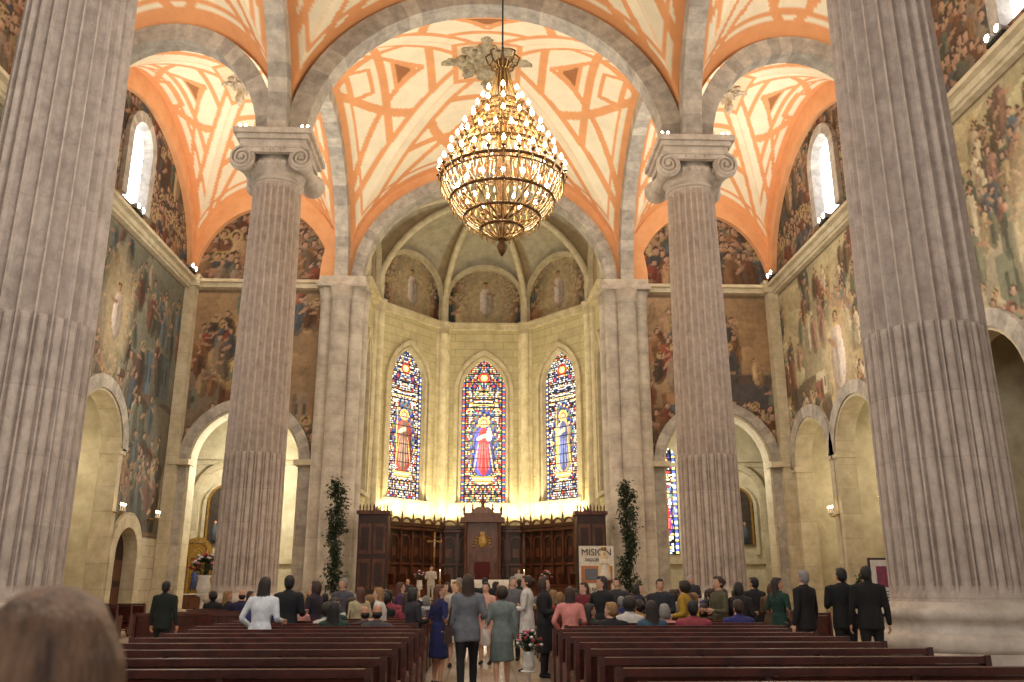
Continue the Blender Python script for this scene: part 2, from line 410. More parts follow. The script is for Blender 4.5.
# ---------------------------------------------------------------- vaults
ORG=np.array(lin(232,166,114));ORD=np.array(lin(222,150,100));CRM=np.array(lin(242,230,202));BRN=np.array(lin(166,112,74));PCH=np.array(lin(240,212,176))
def vault(name,x0,x1,y0,y1,hA,hB,hc,cell):
    nx=int((x1-x0)/cell)+1; ny=int((y1-y0)/cell)+1
    X,Y=np.meshgrid(np.linspace(x0,x1,nx),np.linspace(y0,y1,ny))
    a=(x1-x0)/2;b=(y1-y0)/2
    s=np.abs(X-(x0+x1)/2)/a; t=np.abs(Y-(y0+y1)/2)/b
    m=np.maximum(s,t); n=np.minimum(s,t)
    wA=(1-t+1e-6)/((1-t)+(1-s)+2e-6)
    h=hc*(1-m**1.6)+m**1.6*(hA*wA+hB*(1-wA))
    Z=CAPZ+h*np.sqrt(np.clip(1-n*n,0,1))
    P=np.stack([X,Y,Z],-1)
    C=np.broadcast_to(CRM,X.shape+(3,)).copy()
    sc=min(a,b)/9.0
    W=(m-n)*min(a,b); E=(1-m)*np.where(s>t,a,b)
    q=n/np.maximum(m,1e-4)
    def setc(mask,c): C[mask]=c
    setc(np.abs(m-.66)<.024,ORG); setc(np.abs(m-.36)<.024,ORG)
    setc((np.abs(q-(1.55-m*1.60))<.055)&(m>.36)&(m<.93),ORG)
    setc((np.abs(q-(m*1.5-.60))<.05)&(m>.40)&(m<.93),ORG)
    z0=(m>.45)&(m<.60)&(q<(m-.45)*2.0+.06); z1=(m>.485)&(m<.575)&(q<(m-.485)*2.0+.02)
    setc(z0,ORG); setc(z1,BRN)
    z0=(m>.72)&(m<.87)&(q<.20); z1=(m>.745)&(m<.845)&(q<.15)
    setc(z0,ORG); setc(z1,CRM)
    setc((W<1.08*sc+.2)&(W>.70*sc+.12),ORG); setc(W<=.70*sc+.12,CRM); setc(W<.06,PCH)
    setc(E<.8,ORG); setc((E<1.26)&(E>1.08),ORG)
    setc((m<.2),PCH); setc((m<.22)&(m>.185),ORG)
    return grid_surface(name,P,C,None,None,[m_vault],smooth=True)
for (y0,y1,c1) in((35,53,.08),(17,35,.10),(-1,17,.4)):
    vault('ceiling',-9.3,9.3,y0,y1,8.3,8.3,10.95,c1)
    vault('ceiling',-19.3,-9.3,y0,y1,8.3,6.05,9.1,c1)
    vault('ceiling',9.3,19.3,y0,y1,8.3,6.05,9.1,c1)

m_boss=mat('boss_stone',lin(190,178,150),.7,lin(126,116,92),3,.4)
def star_boss(r,drop):
    mb=MB()
    for k in range(8):
        a=k*pi/4; L=r if k%2==0 else r*.72; w=r*.17
        M=Matrix.Rotation(a,4,'Z')
        m2=MB(); zt=0
        pts=[(0.1,w*.6),(L*.35,w*.5),(L*.55,w*1.15),(L*.7,w*.5),(L*.84,w*1.0),(L,w*.08)]
        rr=[[(x,-y,zt),(x,0,-.22*r/2.6-.05),(x,y,zt),(x,0,.1)] for x,y in pts]
        m2.rings(rr,0,False)
        m2.ell((L*.55,w*.9,-.06),(w*.45,w*.45,w*.35),0,8,5); m2.ell((L*.55,-w*.9,-.06),(w*.45,w*.45,w*.35),0,8,5)
        m2.ell((L*.92,0,-.06),(w*.5,w*.5,w*.35),0,8,5)
        mb.merge(m2,M)
    mb.lathe([(r*.42,.05),(r*.45,-.08),(r*.36,-.2),(r*.3,-.18),(r*.28,-.35),(r*.2,-.45),(r*.18,-drop*.5),(r*.24,-drop*.65),(r*.14,-drop*.85),(r*.02,-drop)],n=20,mi=0)
    for k in range(12):
        a=k*pi/6; mb.ell((r*.36*math.cos(a),r*.36*math.sin(a),-.22),(r*.08,r*.08,r*.06),0,8,5)
    return mb
star_boss(2.7,1.1).build('star_vault_boss',[m_boss],(0,44,31.4))
for sx in(-1,1):
    star_boss(1.15,1.5).build('pendant_vault_boss',[mat('boss_white',lin(225,212,190),.7,lin(150,136,112),4,.3)],(sx*14.3,44,29.65))

# ---------------------------------------------------------------- walls
def wall_grid(name,F,u0,u1,z0,z1,cell,openings,paint,matf,mats):
    nu=int(round((u1-u0)/cell))+1; nz=int(round((z1-z0)/cell))+1
    u=np.linspace(u0,u1,nu); z=np.linspace(z0,z1,nz); U,Z=np.meshgrid(u,z)
    o=np.array(F(0,0,0),float); du=np.array(F(1,0,0),float)-o
    P=o[None,None]+U[...,None]*du; P[...,2]=Z
    C=paint(U,Z,nu,nz)
    Uc=(U[:-1,:-1]+U[1:,1:])/2; Zc=(Z[:-1,:-1]+Z[1:,1:])/2
    keep=np.ones(Uc.shape,bool)
    for op in openings: keep&=~inside(Uc,Zc,(op[0]+cell*.7,op[1]+cell*.7,op[2],op[3],op[4],op[5]))
    return grid_surface(name,P,C,keep,matf(Uc,Zc),mats,uvs=np.stack([U,Z],-1))
def side_paint(seed,top,bot,pal,cell,zlow=4.2,sun=None,hero=None,dark=1.0,zmax=31):
    def p(U,Z,nu,nz):
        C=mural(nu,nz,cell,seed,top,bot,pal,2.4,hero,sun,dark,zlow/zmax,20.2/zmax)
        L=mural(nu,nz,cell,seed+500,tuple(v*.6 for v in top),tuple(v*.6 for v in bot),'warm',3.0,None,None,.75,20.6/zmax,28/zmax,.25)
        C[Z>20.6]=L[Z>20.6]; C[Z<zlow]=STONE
        b=(np.abs(Z-19.95)<.12)|((np.abs(Z-zlow-.15)<.12)); C[b]=np.array(lin(120,100,78))
        return C
    return p
mf=lambda U,Z:((Z>4.2)).astype(int)
WC=-.8
for sx,nm in((-1,'wall_left'),(1,'wall_right')):
    for yc,cell in((44,.10),(26,.11),(8,.5)):
        F=Fy(sx*19.3,yc,-sx)
        if sx==1 or yc!=44: ops=[(2.6,2.6,-1,8.4,5.1,False),(2.6,2.6,-1,8.4,-1.2,False),(1.3,1.4,21.5,25.0,WC,False)]
        else: ops=[(1.45,1.45,-1,3.1,3.7,False),(2.6,2.6,-1,8.4,-1.2,False),(1.3,1.4,21.5,25.0,WC,False)]
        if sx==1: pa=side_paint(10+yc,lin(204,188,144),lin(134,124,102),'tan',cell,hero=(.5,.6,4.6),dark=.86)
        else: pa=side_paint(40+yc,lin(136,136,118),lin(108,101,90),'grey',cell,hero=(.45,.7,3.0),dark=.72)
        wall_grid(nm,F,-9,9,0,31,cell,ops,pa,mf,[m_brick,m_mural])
    F=Fx(sx*14.45,53)
    pb=side_paint(70+sx,lin(174,142,104),lin(126,102,78),'warm',.1,4.0,(0.45,.72) if sx<0 else None,dark=.85,zmax=29)
    wall_grid('wall_back',F,-5.2,5.2,0,29,.1,[(3.3,3.3,-1,8.8,0.25*sx,False)],pb,mf,[m_brick,m_mural])

mb=MB()
for sx in(-1,1):
    for yc in(44,26,8):
        F=Fy(sx*19.3,yc,-sx)
        if sx==1 or yc!=44: arch(mb,F,2.6,2.6,0,8.4,.55,.55,-.9,.12,(3,),18,uc=5.1)
        else:
            arch(mb,F,1.45,1.45,0,3.1,.62,.8,-.7,.2,(3,),16,uc=3.7)
        arch(mb,F,2.6,2.6,0,8.4,.45,.55,-.9,.12,(3,),18,uc=-1.2)
        arch(mb,F,2.75,2.75,8.4,8.4,.7,.7,-.5,.2,(0,1,2),18,uc=-1.2)
        if not(sx==-1 and yc==44): arch(mb,F,2.75,2.75,8.4,8.4,.7,.7,-.5,.2,(0,1,2),18,uc=5.1)
        for ucc in((-1.2,5.1) if not(sx==-1 and yc==44) else (-1.2,)):
            for s2 in(-1,1):
                p=F(ucc+s2*2.85,-.35,8.35); mb.box(*p,1.1,.75,.3,3)
        arch(mb,F,1.3,1.4,21.5,25.0,.6,.6,-.6,.25,(0,1,2),16,uc=WC)
        mb.box(sx*19.1,yc,20.25,.5,18,.3,3); mb.box(sx*18.95,yc,20.5,.8,18,.2,3); mb.box(sx*19.15,yc,20.03,.35,18,.16,3)
    F=Fx(sx*14.7,53)
    arch(mb,F,3.3,3.3,0,8.8,.3,.3,-1.1,.1,(3,),24); arch(mb,F,3.45,3.45,0,8.8,.6,.6,-.8,.3,(0,1,2),24)
    for s2 in(-1,1):
        mb.box(sx*14.7+s2*3.75,52.75,8.75,1.2,1.2,.32,3); mb.box(sx*14.7+s2*3.75,52.7,.4,1.2,.9,.8,3)
    mb.box(sx*14.4,52.8,20.25,9.8,.5,.3,3); mb.box(sx*14.4,52.68,20.5,9.8,.75,.2,3)
    for yy in(52.65,35,17,-1):
        w=.8 if yy>50 else 1.5
        mb.box(sx*18.95,yy,10.1,.65,w,20.2,3)
        mb.box(sx*18.9,yy,.6,.9,w+.3,1.2,3)
        mb.box(sx*18.85,yy,20.45,1.0,w+.3,.8,3)
mb.build('trim_3',[m_st1,m_st2,m_st3,m_pale])

mb=MB()
for sx in(-1,1):
    mb.box(sx*9.2,53.1,10.4,2.3,1.6,20.8,0)
    for px,py,r in((8.3,52.5,.5),(9.2,52.15,.62),(10.1,52.5,.5),(7.95,53.2,.4)):
        mb.lathe([(r*1.45,0),(r*1.45,.9),(r*1.25,1.0),(r*1.3,1.2),(r,1.3),(r*.97,20.0),(r*1.1,20.05),(r*1.1,20.2),(r*1.0,20.25),(r*1.3,20.8)],c=(sx*px,py,0),n=20,mi=0)
    mb.box(sx*9.15,52.75,20.95,3.2,2.3,.3,0); mb.box(sx*9.15,52.75,21.3,2.9,2.0,.5,0)
    mb.box(sx*9.2,53,.35,3.2,2.6,.7,0)
mb.build('wall_pier',[mat('pier_stone',lin(204,193,176),.75,lin(166,154,140),1.2,.25,joint=1.1,jd=.2)],sc=(1,1,.96))

# ---------------------------------------------------------------- apse
AP=[(-8.0,53.3),(-7.85,58.5),(-3.3,64),(3.3,64),(7.85,58.5),(8.0,53.3)]
ASH=np.array(lin(206,194,152))
def apse_paint(seed):
    def p(U,Z,nu,nz):
        C=np.broadcast_to(ASH,U.shape+(3,)).copy()
        M=mural(nu,nz,.12,seed,lin(136,112,84),lin(84,68,56),'warm',2.6,(.5,.42,2.8),(.5,.6),.62,21.3/27,26/27,.0)
        w=U.max()-.45
        m=inside(U,Z,(w,2.7,21.3,23.1,0,False)); C[m]=M[m]
        return C
    return p
def mfa(U,Z):
    w=U.max()-.45
    return inside(U,Z,(w,2.7,21.3,23.1,0,False)).astype(int)
mt=MB()
WIN=[]
for i in range(5):
    p,q=AP[i],AP[i+1]; F=Fseg(p,q); L=(Vector(q)-Vector(p)).length
    if i in(1,3): w=1.75
    elif i==2: w=1.68
    else: w=1.0
    op=(w,2.6 if i in(1,2,3) else 2.0,7.4,15.8,0,True)
    wall_grid('wall_apse',F,-L/2,L/2,0,27,.12,[op],apse_paint(90+i),mfa,[m_brick,m_mural])
    arch(mt,F,w,op[1],7.4,15.8,.22,.22,-.5,.1,(0,),20,True); arch(mt,F,w+.3,op[1]+.35,7.2,15.8,.3,.35,-.2,.22,(0,),20,True)
    b=F(0,-.1,7.25); ang=math.atan2(q[1]-p[1],q[0]-p[0]); mt.box(*b,2*w+1,.8,.25,0,rz=ang)
    ww=L/2-.45
    arch(mt,F,ww,2.7,21.3,23.1,.3,.35,-.1,.35,(0,),22)
    b=F(0,.12,20.9); mt.box(*b,L,.5,.3,0,rz=ang); b=F(0,.2,21.15); mt.box(*b,L,.7,.18,0,rz=ang)
    WIN.append((F,op,i))
for i in range(0,6):
    x,y=AP[i]
    if i in(0,5): continue
    d=(Vector((0,57))-Vector((x,y))).normalized(); t=Vector((-d.y,d.x))
    for off,dd,r in((0,.35,.34),(-.42,.12,.24),(.42,.12,.24)):
        c=Vector((x,y))+d*dd+t*off
        mt.lathe([(r*1.4,0),(r*1.4,1.6),(r,1.8),(r,20.2),(r*1.25,20.25),(r*1.25,20.4),(r*1.05,20.5),(r*1.5,21.2),(r*1.6,21.3)],c=(c.x,c.y,0),n=14,mi=0)
K=(0,56.2,28.3)
def ribpt(x,y,z0,v,Kp=K):
    return (x+(Kp[0]-x)*v,y+(Kp[1]-y)*v,z0+(Kp[2]-z0)*math.sqrt(max(0,1-(1-v)**2)))
for (x,y) in AP+[(0,53.3)]:
    z0=21.3 if (x,y)!=(0,53.3) else 27.7
    mt.tube([ribpt(x,y,z0,(k/20)**1.4) for k in range(21)],.26,8,0)
mt.lathe([(.1,.5),(.7,.3),(.75,0),(.55,-.25),(.15,-.35)][::-1],c=(K[0],K[1],K[2]),n=16,mi=0)
mt.build('trim_4',[mat('apse_stone',lin(212,200,168),.75,lin(176,162,128),1.5,.2)])
WEB=np.array(lin(174,165,142))
for i in range(6):
    p,q=(AP[i],AP[i+1]) if i<5 else (AP[5],AP[0])
    nu_,nv_=33,28
    u=np.linspace(-1,1,nu_); v=np.linspace(0,1,nv_)**1.5
    U,V=np.meshgrid(u,v)
    rise=5.0 if i<5 else 6.5
    zf=21.3+rise*np.sqrt(np.clip(1-U*U,0,1))
    X=p[0]+(q[0]-p[0])*(U+1)/2; Y=p[1]+(q[1]-p[1])*(U+1)/2
    P=np.stack([X+(K[0]-X)*V,Y+(K[1]-Y)*V,zf+(K[2]+.15-zf)*np.sqrt(np.clip(1-(1-V)**2,0,1))],-1)
    C=np.broadcast_to(WEB,X.shape+(3,)).copy(); C[np.abs(U)>.8]=np.array(lin(158,138,106)); grid_surface('ceiling_apse',P,C,None,None,[m_web],smooth=True)

# stained glass
m_glass=mat_attr('stained_glass',.3,.0,1,emit=1.35)
m_glassp=mat_attr('pale_glass',.3,.0,1,emit=2.2)
m_glassd=mat_attr('unlit_glass',.3,.0,1,emit=.02)
BL=(.07,.11,.36);WH=(.82,.84,.76);YE=(.92,.62,.18);RE=(.6,.06,.04);GR=(.10,.30,.13);DB=(.02,.03,.12);DK=(.008,.008,.012);LB=(.32,.42,.60);BR=(.28,.13,.05)
def glass_canvas(nu,nz,seed,style=0):
    pr=random.Random(seed); C=np.zeros((nz,nu,3)); C[:]=DK
    cols=[[DB,BL,YE,RE,WH,GR,BR,RE,LB,YE,DK,WH],[WH,DB,WH,LB,YE,BR,DK,WH,BL,DB,WH,RE]][style]
    for zb in range(0,nz,3):
        for ub in range(0,nu//2+1,2):
            c=np.array(pr.choice(cols))*pr.uniform(.5,1.25)
            C[zb:zb+2,ub:ub+2]=c; C[zb:zb+2,nu-ub-2:nu-ub]=c
    for zb in range(0,nz,6):
        for x0 in(1,nu-4):
            C[zb:zb+3,x0:x0+3]=(WH if style else RE) if (zb//6)%2 else YE; C[zb+3:zb+6,x0:x0+3]=BL
    for x in(0,4,5,nu-1,nu-5,nu-6): C[:,x]=DK
    cx=nu/2; skin=(.72,.48,.34)
    robes={0:((.65,.04,.04),(.07,.08,.38)),1:((.18,.11,.08),(.34,.06,.05)),2:((.09,.11,.24),(.46,.36,.2))}[seed%3]
    m0=np.zeros((nz,nu,3)); blob(m0,cx,.41*nz,nu*.32,nz*.24,(1,1,1),0); mk=m0[...,0]>.5
    zz_,uu_=np.nonzero(mk)
    for a_,b_ in zip(zz_,uu_):
        h_=((a_//3)*7919+(b_//3)*104729+seed*31)%13; C[a_,b_]=[DB,DB,BL,(.03,.05,.2),BR,(.07,.1,.3),GR,BR,DB,(.12,.2,.2),BL,(.2,.03,.05),YE][h_]
    for k in range(8):
        z=int((.13+.007*k)*nz); w=int(nu*(.12+.022*k)); C[z:z+2,int(cx-w):int(cx+w)]=(YE,WH,BR,YE)[k%4]
    blob(C,cx,.30*nz,nu*.25,nz*.125,robes[1],.7); blob(C,cx,.42*nz,nu*.23,nz*.10,robes[1],.7)
    blob(C,cx,.30*nz,nu*.13,nz*.115,robes[0],.7); blob(C,cx,.43*nz,nu*.12,nz*.09,robes[0],.7)
    for k in(-.17,-.1,-.04,.04,.1,.17): blob(C,cx+k*nu,.31*nz,nu*.013,nz*.1,tuple(min(1,v*2.2+.08) for v in robes[0]) if abs(k)<.12 else YE,0,.75,k)
    for k in(-.22,.22): blob(C,cx+k*nu,.33*nz,nu*.014,nz*.12,DK,0,.9,k*.4)
    blob(C,cx-nu*.05,.45*nz,nu*.13,nz*.014,(.7,.6,.4),.2,1,.5); blob(C,cx+nu*.02,.455*nz,nu*.045,nz*.012,skin,.2)
    if seed%3==0: blob(C,cx+nu*.12,.46*nz,nu*.07,nz*.04,WH,.4); blob(C,cx+nu*.12,.505*nz,nu*.04,nz*.013,skin,.2)
    else: blob(C,cx-nu*.2,.42*nz,nu*.015,nz*.2,YE,0)
    blob(C,cx,.555*nz,nu*.13,nz*.036,YE,.2); blob(C,cx,.553*nz,nu*.09,nz*.027,(.35,.17,.06),.2); blob(C,cx,.548*nz,nu*.06,nz*.02,skin,.35)
    for k in range(14):
        z=int((.66+.010*k)*nz); w=max(1,int(nu*.30*(1-k/14))); C[z:z+1,int(cx-w):int(cx+w)]=(WH,BR,YE,DK)[k%4]
    for s in(-1,1):
        for k in range(10):
            z=int((.64+.011*k)*nz); w=max(1,int(nu*.07*(1-k/10))); x=cx+s*nu*.29; C[z:z+1,int(x-w):int(x+w)+1]=(WH,YE,DK)[k%3]
    blob(C,cx,.87*nz,nu*.13,nz*.04,RE,.3); blob(C,cx,.87*nz,nu*.08,nz*.024,YE,.3); blob(C,cx,.87*nz,nu*.035,nz*.012,WH)
    for s in(-1,1): blob(C,cx+s*nu*.22,.81*nz,nu*.07,nz*.022,DB,.3); blob(C,cx+s*nu*.22,.81*nz,nu*.035,nz*.011,RE)
    for zz in range(0,nz,12): C[zz]=DK
    for x in(int(nu*.25),int(nu*.5),int(nu*.75)): C[:,x]*=.45
    return C
wn=1
def window_glass(F,op,seed,lit=True,cell=.055,back=.3,style=0,m=None):
    global wn
    w,h,z0,zs,uc,pt=op
    nu=int(2*w/cell)+1; nz=int((zs+h-z0)/cell)+1
    U,Z=np.meshgrid(np.linspace(uc-w,uc+w,nu),np.linspace(z0,zs+h,nz))
    P=np.array([[F(U[a,b],-back,Z[a,b]) for b in range(nu)] for a in range(nz)])
    C=glass_canvas(nu-1,nz-1,seed,style)
    Uc=(U[:-1,:-1]+U[1:,1:])/2; Zc=(Z[:-1,:-1]+Z[1:,1:])/2
    if not lit: C=C*.05+.01
    grid_surface('window_%d'%wn,P,C,inside(Uc,Zc,(w+.05,h+.05,z0-1,zs,uc,pt)),None,[m or (m_glass if lit else m_glassd)],facecol=True); wn+=1
for F,op,i in WIN: window_glass(F,op,{1:1,2:0,3:2,0:5,4:6}[i],i in(1,2,3),style=0 if i==2 else 1)
m_day=mat('daylight_glass',(.9,.95,1),.4,emit=(.88,.93,1),estr=3.6)
m_lead=mat('lead',lin(60,60,62),.6)
for sx in(-1,1):
    for yc in(44,26,8):
        F=Fy(sx*19.3,yc,-sx); mb=MB()
        pts=outline(1.35,1.45,21.5,25.0,16); vs=[F(a+WC,-.3,b) for a,b in pts]; mb.add(vs,[tuple(range(len(vs)))],0)
        for k in(-.45,.45): mb.tube([F(k+WC,-.28,21.5),F(k+WC,-.28,26.1)],.015,6,1)
        for zz in(22.8,23.8,24.8): mb.tube([F(WC-1.3,-.28,zz),F(WC+1.3,-.28,zz)],.012,6,1)
        mb.build('window_%d'%wn,[m_day,m_lead]); wn+=1

# ---------------------------------------------------------------- side chapels
m_chap=mat('chapel_plaster',lin(216,206,178),.8,lin(184,172,142),1,.1)
mb=MB()
for sx in(-1,1):
    mb.box(sx*26.2,38,6.5,.4,46.8,13,0)
    mb.box(sx*17.9,61.4,6.5,16.2,.4,13,0)
    mb.box(sx*10.5,57.8,6.5,.3,7,13,0)
    mb.box(sx*23,14.8,6.5,6.2,.4,13,0)
    mb.box(sx*22.85,38,13.1,6.9,46.8,.3,0); mb.box(sx*18.0,57.4,13.1,16.0,7.9,.3,0)
    mb.box(sx*22.78,45.75,6.4,6.6,.16,12.7,0); mb.box(sx*22.78,35,6.4,6.6,.5,12.7,0); mb.box(sx*22.78,53.2,6.4,6.6,.3,12.7,0)
    F=Fx(sx*17.9,61.2); arch(mb,F,2.0,2.0,0,7.6,.4,.4,0,.35,(1,),20); arch(mb,F,1.4,1.4,3.6,6.9,.25,.25,0,.25,(1,),16)
    for z in(3.1,9.9): mb.box(sx*18.0,61.1,z,15.8,.3,.3,1)
mb.build('wall_chapel',[m_chap,m_pale])
window_glass(Fx(13.1,61.2),(.8,.9,3.6,10.2,0,False),3,True,.07,-.15,1,m_glassp)
window_glass(Fx(-12.7,61.2),(.45,.5,4.6,10.0,0,False),4,True,.07,-.15,1,m_glassp)
def painting():
    mb=MB(); 
    arch(mb,Fx(0,0),1.15,1.15,0,2.8,.15,.15,-.03,.06,(0,),16)
    pts=outline(1.15,1.15,0,2.8,16); mb.add([(a,.0,b) for a,b in pts],[tuple(range(len(pts)))],1)
    mb.loftz([(.2,.4,.02),(1.2,.3,.03),(2.0,.28,.03),(2.3,.1,.02)],mi=2,oy=-.01); mb.ell((0,-.02,2.5),(.14,.03,.18),3)
    for s in(-1,1): mb.loftz([(.1,.22,.02),(.9,.18,.03),(1.3,.08,.02)],mi=4,ox=s*.65,oy=-.01); mb.ell((s*.65,-.02,1.42),(.1,.03,.13),3)
    return mb
pme=painting().mesh('arched_painting',[m_gold,mat('paint_dark',lin(70,56,44),.6,lin(34,28,24),3),mat('paint_robe',lin(120,56,44),.7),mat('paint_skin',lin(190,145,115),.7),mat('paint_cloth',lin(80,90,100),.7)])
inst('arched_painting',pme,(17.9,60.9,4.3)); inst('arched_painting',pme,(-17.9,60.9,4.3))
def retable(s=1):
    mb=MB()
    mb.box(0,0,.55,2.6,.8,1.1,1); mb.box(0,0,1.13,2.8,.9,.08,2)
    mb.box(0,.2,2.6,2.6,.3,3.0,0)
    for x in(-1.15,-.55,.55,1.15): mb.lathe([(.13,1.2),(.09,1.35),(.09,3.7),(.14,3.9)],c=(x,-.02,0),n=10,mi=0)
    mb.box(0,.1,4.0,2.9,.5,.2,0); mb.box(0,.1,4.2,2.6,.4,.2,0)
    arch(mb,Fx(0,.1),.9,.9,4.3,4.3,.3,.3,-.1,.2,(0,),14); mb.box(0,.15,4.7,1.5,.2,.8,0)
    mb.loftz([(1.5,.3,.2),(2.2,.22,.16),(2.7,.24,.15),(2.85,.1,.09),(2.9,.07,.07)],mi=3,oy=-.05); mb.ell((0,-.05,3.05),(.11,.12,.15),2)
    for x in(-.9,.9):
        mb.lathe([(.1,1.17),(.03,1.22),(.03,1.6),(.07,1.65),(.02,1.66),(.02,1.95)],c=(x,-.2,0),n=8,mi=0)
    return mb
rm=[m_gold,m_wood,m_white,mat('robe_blue',lin(60,70,120),.7)]
rme=retable().mesh('chapel_altarpiece',rm)
inst('chapel_altarpiece',rme,(-19.4,60.2,0),0,.85)
inst('chapel_altarpiece',rme,(25.2,42.3,0),-pi/2,1.3); inst('chapel_altarpiece',rme,(25.2,49.5,0),-pi/2,1.3)
mb=MB(); F=Fy(-19.3,44,1)
pts=outline(1.45,1.45,0.02,3.1,16); vs=[F(a+3.7,-.55,b) for a,b in pts]; mb.add(vs,[tuple(range(len(vs)))],0)
for s2 in(-.7,.7):
    for zz in(.9,2.3): p=F(3.7+s2,-.5,zz); mb.box(*p,.08,.95,1.1,1)
mb.build('door_1',[m_woodd,m_wood])

# ---------------------------------------------------------------- presbytery platform, stalls, altar
mb=MB()
for k in range(5):
    y0=43+.36*k; z=.15*(k+1)
    pts=[(-7.4,y0),(7.4,y0),(7.4,53.0),(7.4,58.2),(3.1,63.5),(-3.1,63.5),(-7.4,58.2),(-7.4,53.0)]
    n=len(pts); vs=[(x,y,z-.15+.001*k) for x,y in pts]+[(x,y,z) for x,y in pts]
    mb.add(vs,[tuple(range(n,2*n)),tuple(range(n-1,-1,-1))]+[(i,(i+1)%n,n+(i+1)%n,n+i) for i in range(n)],0)
mb.build('floor_presbytery',[m_marble])
mb=MB()
def stall_run(p,q,H=4.9):
    F=Fseg(p,q); L=(Vector(q)-Vector(p)).length; ang=math.atan2(q[1]-p[1],q[0]-p[0]); n=max(2,int(round(L/1.15)))
    def bx(u,nn,z,su,sn,sz,mi=0): mb.box(*F(u,nn,z),su,sn,sz,mi,rz=ang)
    zb=.75
    bx(0,0,zb+H/2,L,.18,H,1)
    bx(0,.35,zb+.35,L,.8,.7,0); bx(0,.42,zb+.78,L,.8,.08,0)
    bx(0,.15,zb+H-.35,L,.6,.2,0); bx(0,.22,zb+H-.12,L,.8,.18,0); bx(0,.1,zb+2.2,L,.3,.14,0); bx(0,.3,zb+H-.02,L,.9,.06,0)
    for k in range(n+1):
        u=-L/2+L*k/n
        bx(u,.18,zb+H/2,.16,.28,H-.4,0); bx(u,.45,zb+1.15,.1,.75,.75,0)
        b=F(u,.3,zb+H); mb.lathe([(.12,0),(.06,.12),(.11,.25),(.05,.4),(.08,.5),(.01,.85)],c=b,n=8,mi=0)
    for k in range(n):
        u=-L/2+L*(k+.5)/n; w=L/n/2-.12
        arch(mb,lambda a,b_,c_,u=u:F(a+u,b_,c_),w-.08,w-.08,zb+2.5,zb+H-1.2,.1,.1,.1,.2,(0,),10)
        arch(mb,lambda a,b_,c_,u=u:F(a+u,b_,c_),w-.02,.3,zb+H+.0,zb+H+.0,.07,.12,.15,.3,(0,),8)
        bx(u,.12,zb+1.5,w*1.4,.08,1.0,0); bx(u,.12,zb+3.0,w*.9,.06,.6,0)
SP=[(-7.1,57.9),(-3.0,63.1),(3.0,63.1),(7.1,57.9)]
for i in range(3): stall_run(SP[i],SP[i+1])
stall_run((-7.1,54.6),(-7.1,57.9)); stall_run((7.1,57.9),(7.1,54.6))
mb.build('choir_stalls',[m_wood,m_woodd])
mb=MB()
o_=-.6
mb.box(0,61.9+o_,3.6,2.6,.35,5.7,0); mb.box(0,61.6+o_,1.0,3,1.2,.5,0)
for x in(-1.2,1.2): mb.lathe([(.16,.8),(.12,1.1),(.12,5.5),(.2,5.8)],c=(x,61.4+o_,0),n=12,mi=0)
mb.box(0,61.7+o_,5.95,3.1,1.2,.35,0); mb.box(0,61.7+o_,6.25,2.6,1.0,.3,0); mb.box(0,61.7+o_,6.6,1.8,.8,.5,0,taper=.5)
mb.lathe([(.2,6.8),(.1,7.0),(.16,7.2),(.02,7.7)],c=(0,61.7+o_,0),n=10,mi=0)
for x in(-1.3,1.3,-.7,.7): mb.lathe([(.1,6.3),(.05,6.5),(.09,6.65),(.01,7.1)],c=(x,61.5+o_,0),n=8,mi=0)
mb.ell((0,61.7+o_,4.5),(.36,.08,.48),1,16,8); mb.box(0,61.68+o_,5.05,.34,.1,.2,1)
for s2 in(-1,1):
    for k in range(4): mb.ell((s2*(.42+.05*k),61.7+o_,4.75-.2*k),(.12,.05,.08),1,8,5)
mb.box(0,61.2+o_,1.75,1.1,.8,.12,2); mb.box(0,61.6+o_,2.4,1.1,.12,1.4,2)
for s2 in(-1,1): mb.box(s2*.55,61.2+o_,2.05,.1,.8,.5,0)
mb.build('bishop_throne',[m_wood,m_gold,mat('red_velvet',lin(84,20,22),.85)])
mb=MB(); 
mb.box(0,0,2.4,1.7,1.4,4.8,1); mb.box(0,0,4.9,1.95,1.6,.2,0); mb.box(0,0,.15,1.9,1.55,.3,0)
for z in(1.4,3.4):
    for x in(-.42,.42): mb.box(x,-.71,z,.7,.05,1.7,0); mb.box(x,-.74,z,.45,.04,1.3,1)
for k in range(9): mb.lathe([(.06,5.0),(.03,5.1),(.05,5.2),(.01,5.4)],c=(-.8+.2*k,-.6,0),n=6,mi=0)
om=mb.mesh('carved_cabinet',[m_wood,m_woodd])
inst('carved_cabinet',om,(-6.4,51.6,.75)); inst('carved_cabinet',om,(6.4,51.6,.75))
mb=MB(); mb.box(0,0,.5,2.8,1.1,1.0,1); mb.box(0,0,1.03,3.2,1.4,.08,0)
rr=[]
for k,zz in enumerate((1.075,.7,.45)):
    ring=[]
    for j in range(48):
        a=2*pi*j/48; cx=max(-1,min(1,1.5*math.cos(a)))*1.64; cy=max(-1,min(1,1.5*math.sin(a)))*.74
        wv=1+.02*k*math.sin(j*2.1); ring.append((cx*wv,cy*wv,zz))
    rr.append(ring)
mb.rings(rr,0,True,True)
mb.build('altar_table',[m_white,m_marble],(0,47.5,.75))
def candlestick(h=1.2):
    mb=MB(); mb.lathe([(.18,0),(.18,.04),(.07,.08),(.04,.2),(.08,.3),(.035,.4),(.03,h*.7),(.07,h*.75),(.03,h*.8),(.1,h*.85),(.1,h*.88)],n=12,mi=0)
    mb.lathe([(.035,h*.88),(.035,h*1.25)],n=10,mi=1); mb.lathe([(.004,h*1.25),(.015,h*1.27),(.01,h*1.3),(.002,h*1.32)],n=8,mi=2); return mb
m_flame=mat('flame',(1,.7,.3),.5,emit=(1,.72,.35),estr=14)
